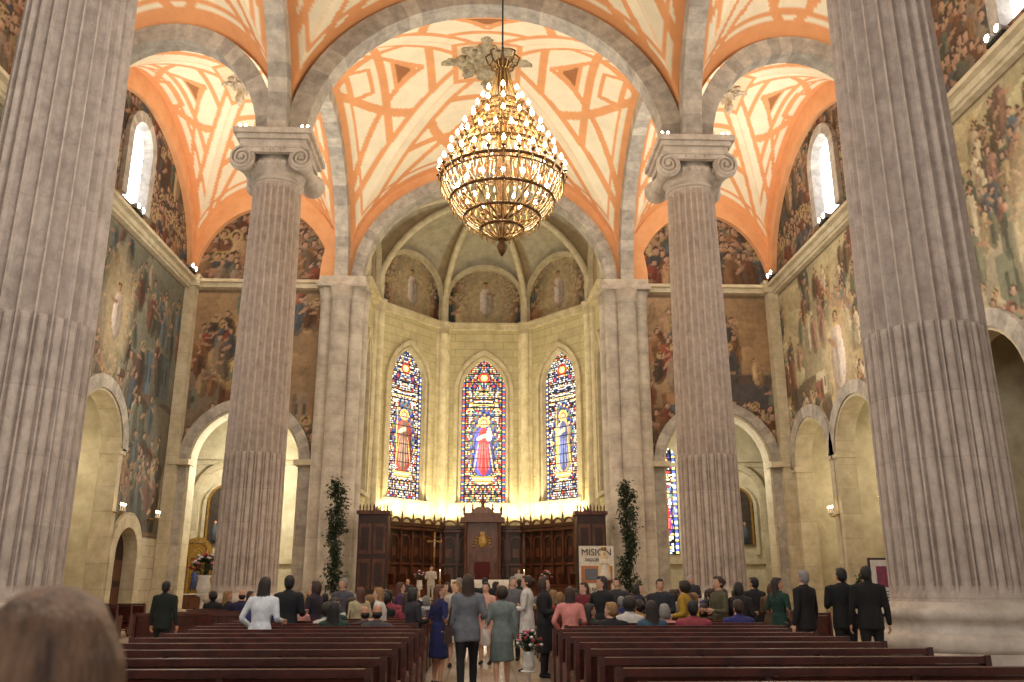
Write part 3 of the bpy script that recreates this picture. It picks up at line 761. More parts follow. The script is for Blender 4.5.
cs=candlestick(1.2).mesh('candlestick',[m_gold,m_white,m_flame])
for x in(-2.2,2.2): inst('candlestick',cs,(x,46.2,.75),0,1.0)
mb=MB(); mb.lathe([(.3,0),(.3,.06),(.08,.12),(.03,.3),(.025,2.6),(.08,2.7),(.06,2.85),(.03,2.95)],n=12)
mb.box(0,0,3.5,.1,.06,1.2,0); mb.box(0,0,3.65,.75,.06,.1,0)
for x,z in((.4,3.65),(-.4,3.65),(0,4.13)): mb.ell((x,0,z),(.09,.05,.09),0)
mb.lathe([(.2,3.62),(.22,3.65),(.2,3.68)],n=16); mb.ell((0,-.05,3.55),(.05,.04,.25),1)
mb.build('processional_cross',[m_gold,m_white],(-2.5,45.7,.75),0,None,.82)
bn=bpy.data.objects.new('mission_banner',None); COL.objects.link(bn); bn.location=(6.2,47.5,.75)
mb=MB(); mb.box(0,0,1.55,1.9,.05,2.6,0); mb.box(-.9,0,.15,.08,.5,.3,1); mb.box(.9,0,.15,.08,.5,.3,1)
mb.box(0,-.03,1.35,1.7,.02,.9,2); mb.box(-.3,-.045,1.35,.7,.015,.6,3)
mb.build('board',[m_white,m_woodd,mat('print_orange',lin(205,130,70),.6,lin(150,110,90),3),mat('print_blue',lin(90,120,150),.6,lin(120,90,70),5)],parent=bn)
for s_,z_,sz in(('MISION',2.35,.5),('DIOCESANA',2.05,.22),('ALBACETE',.5,.25)):
    cu=bpy.data.curves.new('txt','FONT'); cu.body=s_; cu.size=sz; cu.extrude=.01; cu.align_x='CENTER'
    o=bpy.data.objects.new('lettering',cu); COL.objects.link(o); o.parent=bn; o.location=(0,-.045,z_); o.rotation_euler=(pi/2,0,0)
    cu.materials.append(mat('ink',lin(50,40,60),.6))
mb=MB()
mb.lathe([(.5,0),(.5,.2),(.4,.25),(.35,.9),(.45,1.0),(.45,1.1)],n=8,mi=2,sm=False)
mb.loftz([(1.1,.36,.28),(1.3,.33,.26),(1.7,.25,.2),(2.0,.2,.15),(2.2,.22,.14),(2.32,.12,.1),(2.37,.05,.05)],mi=0)
mb.loftz([(1.12,.4,.3,0,.06),(1.7,.32,.24,0,.06),(2.2,.26,.18,0,.05),(2.5,.15,.15,0,.03),(2.66,.1,.12,0,.02),(2.7,.02,.02)],mi=3)
mb.ell((0,-.05,2.5),(.085,.1,.13),4); mb.tube([(-.2,0,2.2),(-.22,-.12,1.95),(-.05,-.22,2.02)],[.06,.05,.03],8,0); mb.tube([(.2,0,2.2),(.22,-.12,1.95),(.03,-.22,2.04)],[.06,.05,.03],8,0)
mb.lathe([(.11,2.66),(.16,2.85),(.12,2.86),(.08,2.7)],n=12,mi=1)
mb.build('virgin_statue',[m_white,m_gold,m_wood,mat('mantle_ivory',lin(225,205,160),.7),mat('statue_skin',lin(215,170,140),.6)],(6.35,45.6,.75),0,None,.95)

m_leaf=mat('leaf_green',lin(46,68,38),.5,lin(24,38,20),6); m_stem=mat('stem',lin(70,52,34),.8)
def tall_plant(h,r,n,seed):
    q=random.Random(seed); mb=MB()
    mb.lathe([(.28,0),(.38,.1),(.42,.55),(.46,.6),(.42,.62),(.36,.56)],n=18,mi=2); 
    mb.tube([(0,0,.4),(.04,.02,h*.4),(-.03,0,h*.7),(0,0,h)],[.06,.05,.04,.015],8,1)
    cl=[]
    for b in range(30):
        z=.9+(h-1)*b/30; a=q.uniform(0,2*pi); L=r*q.uniform(.4,1)
        tip=(L*math.cos(a),L*math.sin(a),z+.3); cl.append(tip)
        mb.tube([(0,0,z),(L*.5*math.cos(a),L*.5*math.sin(a),z+.2),tip],[.02,.015,.006],5,1)
    for k in range(n):
        t=q.choice(cl); s=q.uniform(.2,1.0)
        c=Vector((t[0]*s+q.gauss(0,.12),t[1]*s+q.gauss(0,.12),t[2]+q.gauss(0,.16))); L=q.uniform(.12,.26); a=q.uniform(0,2*pi)
        M=Matrix.Translation(c)@Matrix.Rotation(a,4,'Z')@Matrix.Rotation(q.uniform(-.3,1.1),4,'Y')@Matrix.Rotation(q.uniform(-.6,.6),4,'X')
        vs=[M@Vector(p) for p in((0,0,0),(L*.45,-L*.28,.02),(L,0,-.03),(L*.45,L*.28,.02))]
        mb.add(vs,[(0,1,2,3)],0)
    return mb
pm=[m_leaf,m_stem,mat('terracotta',lin(150,90,60),.8)]
for sx in(-1,1): tall_plant(6.0,.62,1900,sx+5).build('potted_tree',pm,(sx*8.4,50.1,0),0,None,(1.1,1.1,1.2))
tall_plant(2.0,.5,500,11).build('potted_shrub',pm,(17.4,39.5,0),0)
def bouquet(seed,cols,r=.4):
    q=random.Random(seed); mb=MB(); mb.lathe([(.14,0),(.2,.15),(.15,.4),(.19,.5)],n=14,mi=0)
    for k in range(90):
        a=q.uniform(0,2*pi); e=q.uniform(-.1,1.4); rr=r*q.uniform(.7,1); c=(rr*math.cos(e)*math.cos(a),rr*math.cos(e)*math.sin(a),.7+rr*math.sin(e))
        if k%3==0:
            mb.tube([(0,0,.4),tuple(Vector(c)*.98)],[.01,.01],4,1)
        if k%2: mb.ell(c,(.055,.055,.045),2+q.randrange(len(cols)),7,4)
        mb.ell((c[0]*.9,c[1]*.9,c[2]-.04),(.09,.09,.02),1,6,3)
    return mb,[m_white,m_leaf]+cols
fw=[mat('pink_petals',lin(205,120,135),.7),mat('white_petals',lin(225,220,210),.7),mat('red_petals',lin(160,40,52),.7)]
def stand(mb,h):
    mb.lathe([(.25,0),(.25,.05),(.06,.12),(.05,h-.1),(.22,h-.03),(.22,h)],n=16,mi=0)
for i,(x,y,s) in enumerate(((-11.7,37.6,1.5),(-3.2,45.4,.8),(3.3,45.4,.8),(.66,12.7,.5))):
    b,ms=bouquet(i,fw); 
    for k,v in enumerate(b.v): b.v[k]=(v[0],v[1],v[2]+.8)
    stand(b,.8); b.build('flower_arrangement',ms,(x,y,.75 if i in(1,2) else 0),0,None,s)
mb=MB(); mb.box(0,0,1.6,.75,.04,1.1,0); mb.box(0,.02,1.6,.85,.04,1.2,1); mb.lathe([(.03,0),(.03,1.1)],n=8,mi=1); mb.box(0,0,.03,.5,.4,.06,1)
mb.box(0,-.025,1.75,.5,.02,.5,2)
for k in range(4): mb.box(0,-.025,1.4-.07*k,.55,.01,.02,1)
mb.build('notice_stand',[m_white,m_woodd,mat('poster_red',lin(180,60,50),.6,lin(60,60,110),6)],(10.0,21.5,0))

# ---------------------------------------------------------------- chandelier
m_glassb=mat('crystal',lin(205,174,120),.15,lin(150,114,64),8,spec=.9)
m_bronze=mat('bronze',lin(124,88,44),.4,lin(70,48,28),6,metal=.5)
m_bulb=mat('bulb',(1,.85,.6),.4,emit=(1,.78,.44),estr=45)
mb=MB()
def ringc(r,z,t,mi=1,n=48): mb.tube([(r*math.cos(2*pi*k/n),r*math.sin(2*pi*k/n),z) for k in range(n)],t,6,mi,closed=True)
def strings(r0,z0,r1,z1,n,sag,bead=.035,mi=0,ph=0.0,pc=9):
    for k in range(n):
        a=2*pi*(k+ph)/n; path=[]
        for i in range(pc):
            t=i/(pc-1); r=r0+(r1-r0)*t; z=z0+(z1-z0)*t-sag*4*t*(1-t); path.append((r*math.cos(a),r*math.sin(a),z))
        mb.tube(path,bead,4,mi)
def candles(r,z,n,ph=0.0):
    for k in range(n):
        a=2*pi*(k+ph)/n; c=(r*math.cos(a),r*math.sin(a),z)
        ri=r-.35
        mb.tube([(ri*math.cos(a),ri*math.sin(a),z-.1),((r-.15)*math.cos(a),(r-.15)*math.sin(a),z-.28),(r*math.cos(a),r*math.sin(a),z-.1),c],[.03,.03,.025,.025],5,1)
        mb.lathe([(.03,-.02),(.085,.02),(.085,.04),(.03,.05),(.027,.2)],c=c,n=8,mi=1)
        mb.lathe([(.01,.2),(.055,.24),(.065,.3),(.038,.37),(.004,.43)],c=c,n=8,mi=2)
        mb.ell((c[0],c[1],c[2]-.22),(.03,.03,.09),0,6,4)
zb=12.4
T=[(2.05,14.65),(1.7,15.45),(1.3,16.2),(.92,16.9),(.6,17.5)]
for (r,z),n in zip(T,(28,22,16,12,8)):
    ringc(r,z,.06); ringc(r-.05,z-.16,.03); candles(r+.08,z+.12,n)
    for k in range(n*2):
        a=2*pi*k/(n*2); mb.ell((r*math.cos(a),r*math.sin(a),z-.32),(.04,.04,.14),0,6,4)
for i in range(4): strings(T[i][0],T[i][1],T[i+1][0],T[i+1][1],34,.08,.02)
strings(.6,17.5,.22,18.9,14,.15,.022); strings(.22,18.9,.5,19.2,12,-.1,.022)
strings(T[0][0],T[0][1],1.72,13.85,48,.05,.024); strings(1.72,13.85,1.25,13.25,44,.08,.026); strings(1.25,13.25,.7,12.85,32,.08,.026); strings(.7,12.85,.12,12.5,20,.05,.026)
for r,z in((1.72,13.85),(1.25,13.25),(.7,12.85)): ringc(r,z,.055)
candles(1.5,14.0,14,.5)
for (r,z,n) in((1.72,13.7,36),(1.25,13.1,26),(.7,12.7,16)):
    for k in range(n): a=2*pi*k/n; mb.ell((r*math.cos(a),r*math.sin(a),z),(.04,.04,.12),0,6,4)
mb.lathe([(.02,-.5),(.12,-.35),(.18,-.15),(.1,0),(.14,.2),(.09,.6),(.22,1.4),(.12,1.8),(.3,2.6),(.14,3.2),(.25,4.2),(.12,4.8),(.2,6.2),(.1,6.6),(.28,6.7),(.28,6.8),(.08,6.95),(.04,7.2)],c=(0,0,zb),n=16,mi=1)
for k in range(8):
    a=2*pi*k/8
    mb.tube([(.1*math.cos(a),.1*math.sin(a),13.2),(1.0*math.cos(a),1.0*math.sin(a),13.9),(1.7*math.cos(a),1.7*math.sin(a),14.5),(2.05*math.cos(a),2.05*math.sin(a),14.65)],.035,6,1)
    mb.tube([(.15*math.cos(a),.15*math.sin(a),18.9),(.5*math.cos(a),.5*math.sin(a),19.1),(.6*math.cos(a),.6*math.sin(a),19.4),(.42*math.cos(a),.42*math.sin(a),19.55)],.03,6,1)
mb.tube([(0,0,19.4),(0,0,31.6)],.03,6,3)
mb.build('chandelier',[m_glassb,m_bronze,m_bulb,m_dark],(.55,26,0))

# ---------------------------------------------------------------- spot fixtures on cornice
m_spot=mat('lamp_glow',(1,.9,.7),.4,emit=(1,.88,.66),estr=40)
def fixture():
    mb=MB(); mb.box(0,0,.08,.2,.7,.1,0)
    for y in(-.22,.22):
        mb.rings([[(.02+x,y+.13*r*math.cos(2*pi*j/12),.27+.13*r*math.sin(2*pi*j/12)) for j in range(12)] for x,r in((-.18,.55),(.0,.9),(.12,1))],1)
        mb.ell((.12,y,.27),(.06,.11,.11),2,10,6)
    return mb
fm=fixture().mesh('floodlight',[m_dark,mat('lamp_case',lin(170,165,155),.5),m_spot])
for sx in(-1,1):
    for y in(42.5,26.2,51.3): inst('floodlight',fm,(sx*18.65,y,20.6),pi if sx>0 else 0,1.4)
    for dx in(-1.35,1.35): inst('floodlight',fm,(sx*9.3+dx,33.6,20.75),-pi/2,.55)

# ---------------------------------------------------------------- pews
def pew(L):
    mb=MB()
    mb.box(L/2,.02,.70,L,.035,.42,0,rx=.12); mb.box(L/2,-.01,.945,L,.085,.055,0); mb.box(L/2,.035,.5,L,.05,.06,0)
    mb.box(L/2,.25,.44,L,.42,.035,0); mb.box(L/2,.44,.40,L,.03,.07,0)
    mb.box(L/2,-.12,.2,L,.16,.03,0); mb.box(L/2,-.04,.32,L,.03,.12,0)
    n=4
    for k in range(n):
        x=.025+(L-.05)*k/(n-1); w=.05
        prof=[(-.06,0),(.48,0),(.48,.1),(.42,.16),(.44,.36),(.47,.44),(.47,.62),(.42,.66),(.36,.62),(.2,.62),(.08,.72),(.05,.96),(-.06,.985),(-.07,.6),(-.1,.3),(-.2,.22),(-.2,.12),(-.1,.1)]
        if 0<k<n-1: prof=[(-.04,0),(.42,0),(.40,.42),(.03,.42),(.0,.92),(-.03,.92),(-.06,.3)]
        vs=[(x-w/2,a,b) for a,b in prof]+[(x+w/2,a,b) for a,b in prof]; m=len(prof)
        mb.add(vs,[tuple(range(m)),tuple(range(2*m-1,m-1,-1))]+[(i,m+i,m+(i+1)%m,(i+1)%m) for i in range(m)],0)
    return mb
pmr=pew(3.3).mesh('church_pew',[m_pew]); pml=pew(3.2).mesh('church_pew',[m_pew]); pms=pew(2.6).mesh('church_pew',[m_pew])
rows=[5.6+.95*k for k in range(8)]; rows2=[13.2+.95*k for k in range(16)]
for y in rows:
    inst('church_pew',pmr,(.97,y,0)); inst('church_pew',pml,(-3.98,y,0))
for y in rows2:
    inst('church_pew',pmr,(1.22,y,0)); inst('church_pew',pml,(-4.2,y,0))
for k in range(9): inst('church_pew',pms,(-7.35,19.2+.95*k,0)); inst('church_pew',pms,(4.95,19.1+.95*k,0))
for k in range(6): inst('church_pew',pms,(-13.6,24+1.1*k,0))
# ---------------------------------------------------------------- people
SK,HR,TP,BT,SH,EX=range(6)
def hand(mb,w,d,side,mi=SK):
    d=Vector(d).normalized(); up=Vector((0,1,0)) if abs(d.y)<.8 else Vector((0,0,-1))
    X=d.cross(up).normalized(); N=X.cross(d)
    w=Vector(w)
    rr=[]
    for t,a,b in((0,.018,.026),(.03,.016,.036),(.07,.016,.042),(.095,.012,.038)):
        rr.append([tuple(w+d*t+X*(a*math.cos(2*pi*j/8))+N*(b*math.sin(2*pi*j/8))) for j in range(8)])
    mb.rings(rr,mi)
    for k,(off,L) in enumerate(((.028,.066),(.010,.076),(-.009,.07),(-.027,.054))):
        b=w+d*.085+N*off; c=X*(-side*.3)
        mb.tube([b,b+d*L*.45+c*.02,b+d*L*.8+c*.09,b+d*L*.95+c*.14],[.0095,.009,.008,.005],6,mi)
    b=w+d*.03+N*.03
    mb.tube([b,b+d*.03+N*.025,b+d*.06+N*.032],[.011,.010,.007],6,mi)
def person_src(k):
    mb=MB(); ex=MB()
    g=k['garment']; fem=k.get('female',False); st=k.get('seated',False); dz=-.36 if st else 0.0
    sw=.88 if fem else 1.0; lean=k.get('lean',0.0)
    def up(z): return z+dz
    def ly(z): return lean*max(0,(z-.95))
    loose={'suit':1.13,'coat':1.2,'dress':1.03,'skirt':1.12,'shirt':1.07,'blouse':1.06}[g]
    T_=[(.80,.135,.105),(.87,.172,.12),(.93,.178,.125),(1.0,.165,.115),(1.08,.15 if not fem else .132,.105),(1.18,.165*sw,.115),(1.28,.185*sw,.125 if not fem else .13),(1.36,.205*sw,.115),(1.41,.195*sw,.1),(1.445,.13*sw,.08),(1.47,.075,.065)]
    mb.loftz([(up(z),rx*loose,ry*loose,0,ly(z)) for z,rx,ry in T_],n=18,mi=TP)
    mb.loftz([(up(1.43),.062,.062,0,ly(1.43)),(up(1.48),.054,.056,0,ly(1.48)+.005),(up(1.55),.054,.058,0,ly(1.5)+.012)],n=12,mi=SK)
    if g in('suit','coat','skirt') and not st:
        hem={'suit':.76,'coat':.42,'skirt':.80}[g]
        mb.loftz([(hem,.2,.15),(hem+.03,.2,.15),(.93,.2,.145),(1.1,.17 if not fem else .152,.125),(1.2,.17*sw,.12)],n=18,mi=TP)
    hy=ly(1.6); tm=Matrix.Translation((0,hy,up(1.5)))@Matrix.Rotation(math.radians(k.get('turn',0)),4,'Z')@Matrix.Rotation(math.radians(k.get('nod',0)),4,'X')
    h=MB()
    h.loftz([(-.02,.03,.035,0,.045),(.0,.042,.052,0,.035),(.03,.058,.075,0,.018),(.06,.067,.088,0,.01),(.1,.074,.096,0,.004),(.14,.075,.097,0,-.002),(.18,.064,.084,0,-.006),(.205,.042,.058,0,-.008),(.215,.012,.02,0,-.008)],n=18,mi=SK)
    h.ell((0,.103,.075),(.014,.022,.024),SK,8,6); h.ell((0,.094,.1),(.010,.014,.03),SK,8,6)
    for s2 in(-1,1): h.ell((s2*.076,-.002,.085),(.012,.022,.033),SK,8,6)
    h.ell((0,.094,.034),(.024,.010,.008),SK,8,5)
    hs=k['hair']
    if hs!='bald':
        h.ell((0,-.022,.128),(.088,.098,.105),HR,16,10)
        h.ell((0,-.035,.09),(.084,.085,.10),HR,14,8)
        h.ell((0,.045,.185),(.062,.05,.04),HR,12,7)
    else:
        h.ell((0,-.035,.07),(.083,.078,.055),HR,14,8)
    if hs=='long':
        h.loftz([(.19,.06,.06,0,-.03),(.12,.096,.085,0,-.035),(.04,.1,.075,0,-.045),(-.05,.105,.062,0,-.055),(-.13,.1,.05,0,-.07),(-.19,.07,.035,0,-.075)][::-1],n=16,mi=HR)
    if hs=='bob':
        h.loftz([(-.02,.085,.07,0,-.03),(.0,.1,.085,0,-.03),(.06,.105,.095,0,-.028),(.12,.1,.1,0,-.025),(.17,.08,.08,0,-.02)],n=16,mi=HR)
    if hs=='bun': h.ell((0,-.125,.12),(.045,.045,.045),HR,10,7)
    if hs=='volume': h.ell((0,-.025,.115),(.115,.115,.125),HR,16,10)
    mb.merge(h,tm)
    e=MB()
    for s2 in(-1,1):
        e.ell((s2*.03,.088,.098),(.013,.009,.008),EX+1,8,6); e.ell((s2*.03,.096,.098),(.006,.004,.006),EX+2,8,5)
        e.ell((s2*.03,.093,.118),(.018,.007,.004),HR,8,4)
    e.ell((0,.1,.034),(.022,.006,.007),EX+3,10,5); ex.merge(e,tm)
    a=k.get('arms','down'); sh=.2*sw*loose**.5
    pos={'down':((.05,-.01,-.29),(.03,.06,-.27)),'front':((.05,.03,-.28),(-.09,.22,.02)),'bent':((.07,-.05,-.27),(-.02,.22,-.03)),
         'raise':((.10,.12,-.22),(.0,.15,.19)),'lap':((.05,.04,-.27),(-.10,.24,-.06)),'hip':((.12,-.06,-.26),(-.1,.12,-.12))}
    for s2 in(-1,1):
        aa=a if isinstance(a,str) else a[0 if s2<0 else 1]
        pe,pw=pos[aa]; S=Vector((s2*sh,ly(1.39),up(1.385))); E=S+Vector((s2*pe[0],pe[1],pe[2])); W=E+Vector((s2*pw[0],pw[1],pw[2]))
        lo=1.18 if g in('suit','coat','skirt') else 1.03
        bare=k.get('bare',False)
        S0=Vector((s2*sh*.7,ly(1.39),up(1.395)))
        mid=(E+W)/2
        mb.tube([S0,S,(S+E)/2,E,],[.055*lo,.062*lo,.052*lo,.044*lo],12,TP)
        if bare: mb.tube([(S+E)/2+(E-S)*.1,E,mid,W],[.044,.04,.036,.026],10,SK)
        else: mb.tube([E+(S-E)*.1,E+(W-E)*.05,mid,W],[.044*lo,.046*lo,.042*lo,.034*lo],12,TP)
        mb.tube([mid+(W-mid)*.7,W,W+(W-mid)*.12],[.026,.025,.02],10,SK)
        hand(ex,W-(W-mid).normalized()*.01,W-mid,s2)
    walk=k.get('walk',0)
    for s2 in(-1,1):
        if st:
            H=Vector((s2*.095,.02,.56)); Kn=Vector((s2*.12,.42,.545)); A=Vector((s2*.12,.43,.09))
        else:
            w=walk*s2; H=Vector((s2*.09,0,.88)); Kn=Vector((s2*.098,.02+.14*w,.49)); A=Vector((s2*.10,-.02+.26*w-(.05 if w<0 else 0),.085+(.05 if w<0 else 0)))
        legm=BT if g in('suit','coat','shirt','blouse') or k.get('trousers') else SK
        f=1.12 if legm==BT else 1.0
        mb.tube([H+Vector((0,0,.04)) if not st else H-Vector((0,.06,0)),H*.5+Kn*.5,Kn,Kn*.6+A*.4,Kn*.25+A*.75,A],[.092*f,.08*f,.058*f,.056*f,.043*f+(.008 if legm==BT else 0),.034*f+(.014 if legm==BT else 0)],12,legm,ref=(0,1,0) if not st else (1,0,0))
        rr=[]
        for t,rx,rz in((-.075,.02,.025),(-.06,.034,.04),(0,.038,.05),(.06,.042,.038),(.12,.046,.028),(.165,.036,.022),(.185,.015,.012)):
            rr.append([(A.x+rx*math.cos(2*pi*j/10),A.y+t,A.z-.085+rz+rz*math.sin(2*pi*j/10)) for j in range(10)])
        mb.rings(rr,SH); mb.tube([A+Vector((0,0,.01)),A-Vector((0,0,.05))],[.036,.036],10,SH if legm==BT else SK)
    if g in('dress','skirt'):
        if st: mb.rings([[(.2*1.0*math.cos(2*pi*j/16)*w,y,z+.1*math.sin(2*pi*j/16)) for j in range(16)] for y,z,w in((-.08,.57,.9),(.1,.56,1.02),(.3,.555,1.0),(.46,.54,.95))],TP if g=='dress' else BT)
        else:
            hem=k.get('hem',.47); mi=TP if g=='dress' else BT
            rr=[]
            for t in range(9):
                z=hem+(1.05-hem)*t/8; q=t/8; rx=(.215*(1-q)+.15*q) if q>.75 else .215-.03*q/.75; ry=(.17-.045*q); ring=[]
                for j in range(36):
                    an=2*pi*j/36; wv=1+.05*(1-q)*math.sin(an*9); ring.append((rx*wv*math.cos(an),ry*wv*math.sin(an)+.0,z))
                rr.append(ring)
            mb.rings(rr,mi)
    if k.get('bag'):
        bx=-.29 if k['bag']<0 else .29
        ex.box(bx,.0,.86,.12,.32,.26,EX,taper=.8)
        ex.tube([(bx,-.1,.98),(bx*.9,-.06,1.2),(bx*.62,-.02,up(1.45)),(bx*.9,.06,1.2),(bx,.1,.98)],.012,6,EX)
    return mb,ex
def make_person(name,k,voxel=.02):
    mb,ex=person_src(k)
    me=mb.mesh('src',[]); ob=bpy.data.objects.new('src',me); COL.objects.link(ob)
    md=ob.modifiers.new('r','REMESH'); md.mode='VOXEL'; md.voxel_size=voxel; md.use_smooth_shade=True
    sm=ob.modifiers.new('s','SMOOTH'); sm.factor=.5; sm.iterations=2
    dg=bpy.context.evaluated_depsgraph_get(); dg.update(); em=bpy.data.meshes.new_from_object(ob.evaluated_get(dg))
    bvh=BVHTree.FromPolygons(mb.v,mb.f)
    out=MB(); out.v=[tuple(v.co) for v in em.vertices]
    for p in em.polygons:
        loc,nrm,idx,dist=bvh.find_nearest(p.center)
        out.f.append(tuple(p.vertices)); out.m.append(mb.m[idx] if idx is not None else TP); out.s.append(True)
    out.merge(ex)
    bpy.data.objects.remove(ob); 
    return out.mesh(name,[m_dark]*9)
m_eye=mat('eye_white',lin(230,225,220),.3); m_iris=mat('iris',lin(50,35,25),.3); m_lip=mat('lip',lin(165,85,80),.5)
SKINS=[mat('skin_%d'%i,lin(*c),.55,tuple(v*.9 for v in lin(*c)),10) for i,c in enumerate(((218,168,140),(205,152,122),(190,136,106)))]
HAIRS={n:mat('hair_'+n,lin(*c),.5,tuple(v*.55 for v in lin(*c)),60,.3) for n,c in dict(black=(28,22,20),brown=(62,40,28),dark=(42,30,24),auburn=(98,54,32),blonde=(160,120,72),grey=(150,146,140),white=(205,200,194)).items()}
def cloth(rgb): 
    return mat('cloth_%d_%d_%d'%rgb,lin(*rgb),.85,tuple(v*.72 for v in lin(*rgb)),12,.2)
TPL={
 'man_suit':dict(garment='suit',hair='short',arms='down'),
 'man_suit2':dict(garment='suit',hair='short',arms=('front','front'),turn=25),
 'bald_suit':dict(garment='suit',hair='bald',arms='front'),
 'w_jacket':dict(garment='suit',female=True,hair='long',arms=('down','bent'),walk=.5,bag=-1),
 'w_dress':dict(garment='dress',female=True,hair='long',arms=('bent','hip'),bare=True,turn=-35),
 'w_skirt':dict(garment='skirt',female=True,hair='volume',arms=('bent','down'),walk=.35),
 'w_skirtbag':dict(garment='skirt',female=True,hair='volume',arms=('bent','down'),walk=.35,bag=-1),
 'w_dress2':dict(garment='dress',female=True,hair='bun',arms=('front','front'),hem=.42),
 'w_shirt':dict(garment='blouse',female=True,hair='long',arms=('hip','bent'),lean=.15),
 'w_coat':dict(garment='coat',female=True,hair='bob',arms='front'),
 's_man':dict(garment='suit',seated=True,hair='short',arms='lap'),
 's_man2':dict(garment='shirt',seated=True,hair='bald',arms='lap',turn=20),
 's_man3':dict(garment='suit',seated=True,hair='short',arms='lap',turn=60),
 's_wlong':dict(garment='blouse',female=True,seated=True,hair='long',arms='lap',turn=-15),
 's_wturn':dict(garment='blouse',female=True,seated=True,hair='long',arms='lap',turn=-75,bare=True),
 's_wbob':dict(garment='dress',female=True,seated=True,hair='bob',arms='lap',turn=10),
 's_wbun':dict(garment='dress',female=True,seated=True,hair='bun',arms=('raise','lap'),bare=True,turn=35),
 's_wvol':dict(garment='blouse',female=True,seated=True,hair='volume',arms='lap'),
}
MESH={}
def pmesh(t,nm,sk,hair,top,bot,shoe=(25,22,22),ext=(60,40,30)):
    if t not in MESH: MESH[t]=make_person(t,dict(TPL[t]))
    me=MESH[t].copy(); me.name=nm
    for i,m in enumerate([SKINS[sk],HAIRS[hair],cloth(top),cloth(bot),cloth(shoe),cloth(ext),m_eye,m_iris,m_lip]): me.materials[i]=m
    return me
STAND=[]
def put(t,nm,px,Y,h,sk,hair,top,bot,rz=0,z=0,shoe=(25,22,22),ext=(60,40,30)):
    me=pmesh(t,nm,sk,hair,top,bot,shoe,ext)
    x=(px-483)/884*Y; STAND.append((x,Y))
    return inst(nm,me,(x,Y,z),math.radians(rz),h/1.715)
BK=(24,22,24)
put('w_shirt','woman_in_white_shirt',266,12.88,1.66,1,'dark',(225,228,232),(40,45,70),-10)
put('w_jacket','woman_in_grey_jacket',469,13.4,1.70,0,'brown',(112,114,120),(22,22,26),4)
put('w_dress','woman_in_blue_dress',441,14.6,1.55,1,'auburn',(30,34,84),(30,34,84),-55)
put('w_skirtbag','woman_in_skirt_suit',503,14.0,1.53,0,'brown',(122,132,128),(106,118,114),2,0,(25,22,22),(222,216,204))
put('w_dress2','woman_in_white_dress',528,16.9,1.72,0,'brown',(225,218,210),(225,218,210),75)
put('w_coat','woman_in_black_coat',545,15.8,1.68,1,'brown',(30,28,30),BK,-100)
put('w_shirt','woman_in_pink_jacket',571,13.90,1.52,0,'brown',(220,140,130),(60,50,60),-5)
put('w_dress','woman_in_dark_dress',603,15.76,1.7,1,'dark',(30,30,34),BK,140)
put('w_skirt','woman_in_yellow_shawl',686,15.78,1.62,1,'dark',(176,138,40),(110,80,40),60)
put('w_dress2','woman_in_green_dress',721,15.8,1.7,1,'brown',(90,84,60),(90,84,60),110)
put('w_coat','woman_in_black_coat',742,15.9,1.6,1,'dark',(40,34,34),BK,-50)
put('man_suit2','man_in_dark_suit',757,18.2,1.7,1,'black',(36,34,38),BK,20)
put('w_dress','woman_in_teal_dress',781,16.2,1.68,1,'dark',(30,62,52),(30,62,52),-60)
put('man_suit','man_in_black_suit',808,15.8,1.8,0,'grey',BK,BK,35)
put('man_suit2','man_in_black_suit',847,15.6,1.84,1,'black',(20,19,21),BK,-8)
put('man_suit','man_in_black_suit',873,15.2,1.86,1,'black',(18,17,19),BK,-10)
put('man_suit2','elderly_priest',693,28.3,1.84,0,'white',(60,60,64),BK,170)
put('man_suit','man_in_dark_jacket',172,18.0,1.62,1,'black',(26,34,30),BK,-12)
put('man_suit2','man_in_dark_suit',292,14.83,1.70,1,'black',(28,27,32),BK,-20)
put('w_coat','woman_in_dark_coat',318,16.72,1.62,1,'brown',(50,40,50),BK,70)
put('bald_suit','priest_at_altar',409,42.2,1.82,0,'grey',(70,66,70),BK,180)
put('man_suit2','priest_at_altar',432,44.95,1.74,0,'dark',(205,198,186),(205,198,186),175,.75)
put('w_coat','acolyte',520,46,1.6,0,'dark',(200,195,185),(190,185,178),180,.75)
put('man_suit','man_in_dark_suit',520,30.5,1.75,1,'dark',(34,34,40),BK,10)
put('w_coat','woman_in_brown_coat',775,17.6,1.58,0,'auburn',(96,72,50),BK,-30)
put('man_suit','man_in_dark_suit',618,19.56,1.7,0,'dark',(60,58,60),BK,160)
put('w_jacket','woman_in_cream_jacket',362,16.77,1.5,0,'auburn',(196,180,140),BK,40)
put('w_jacket','woman_in_purple_jacket',402,19.62,1.6,0,'auburn',(80,50,90),BK,-80)
put('w_jacket','woman_in_cream_jacket',513,21.5,1.66,0,'blonde',(200,190,170),BK,170)
put('man_suit','man_in_dark_suit',486,24.2,1.74,0,'dark',(44,42,46),BK,0)
put('w_dress','woman_in_cream_dress',457,17.8,1.62,0,'blonde',(210,196,176),(210,196,176),170)
put('man_suit2','man_in_grey_suit',514,19.3,1.72,0,'grey',(110,108,112),BK,170)
put('w_dress2','woman_in_peach_dress',487,18.4,1.6,0,'dark',(224,170,150),(224,170,150),165)
put('w_coat','woman_in_dark_coat',640,17.68,1.58,0,'dark',(44,40,60),BK,-120)
put('w_dress','woman_in_wine_dress',585,17.68,1.6,0,'brown',(120,40,50),(120,40,50),160)
put('man_suit','man_in_grey_suit',345,18.62,1.68,1,'grey',(86,84,90),BK,150)
put('w_shirt','woman_in_white_shirt',385,15.78,1.5,0,'blonde',(222,216,206),(60,60,70),90)
put('w_coat','woman_in_dark_coat',415,14.83,1.5,1,'dark',(52,48,54),BK,-60)
put('man_suit2','man_in_dark_suit',662,16.75,1.66,1,'dark',(44,44,52),BK,150)
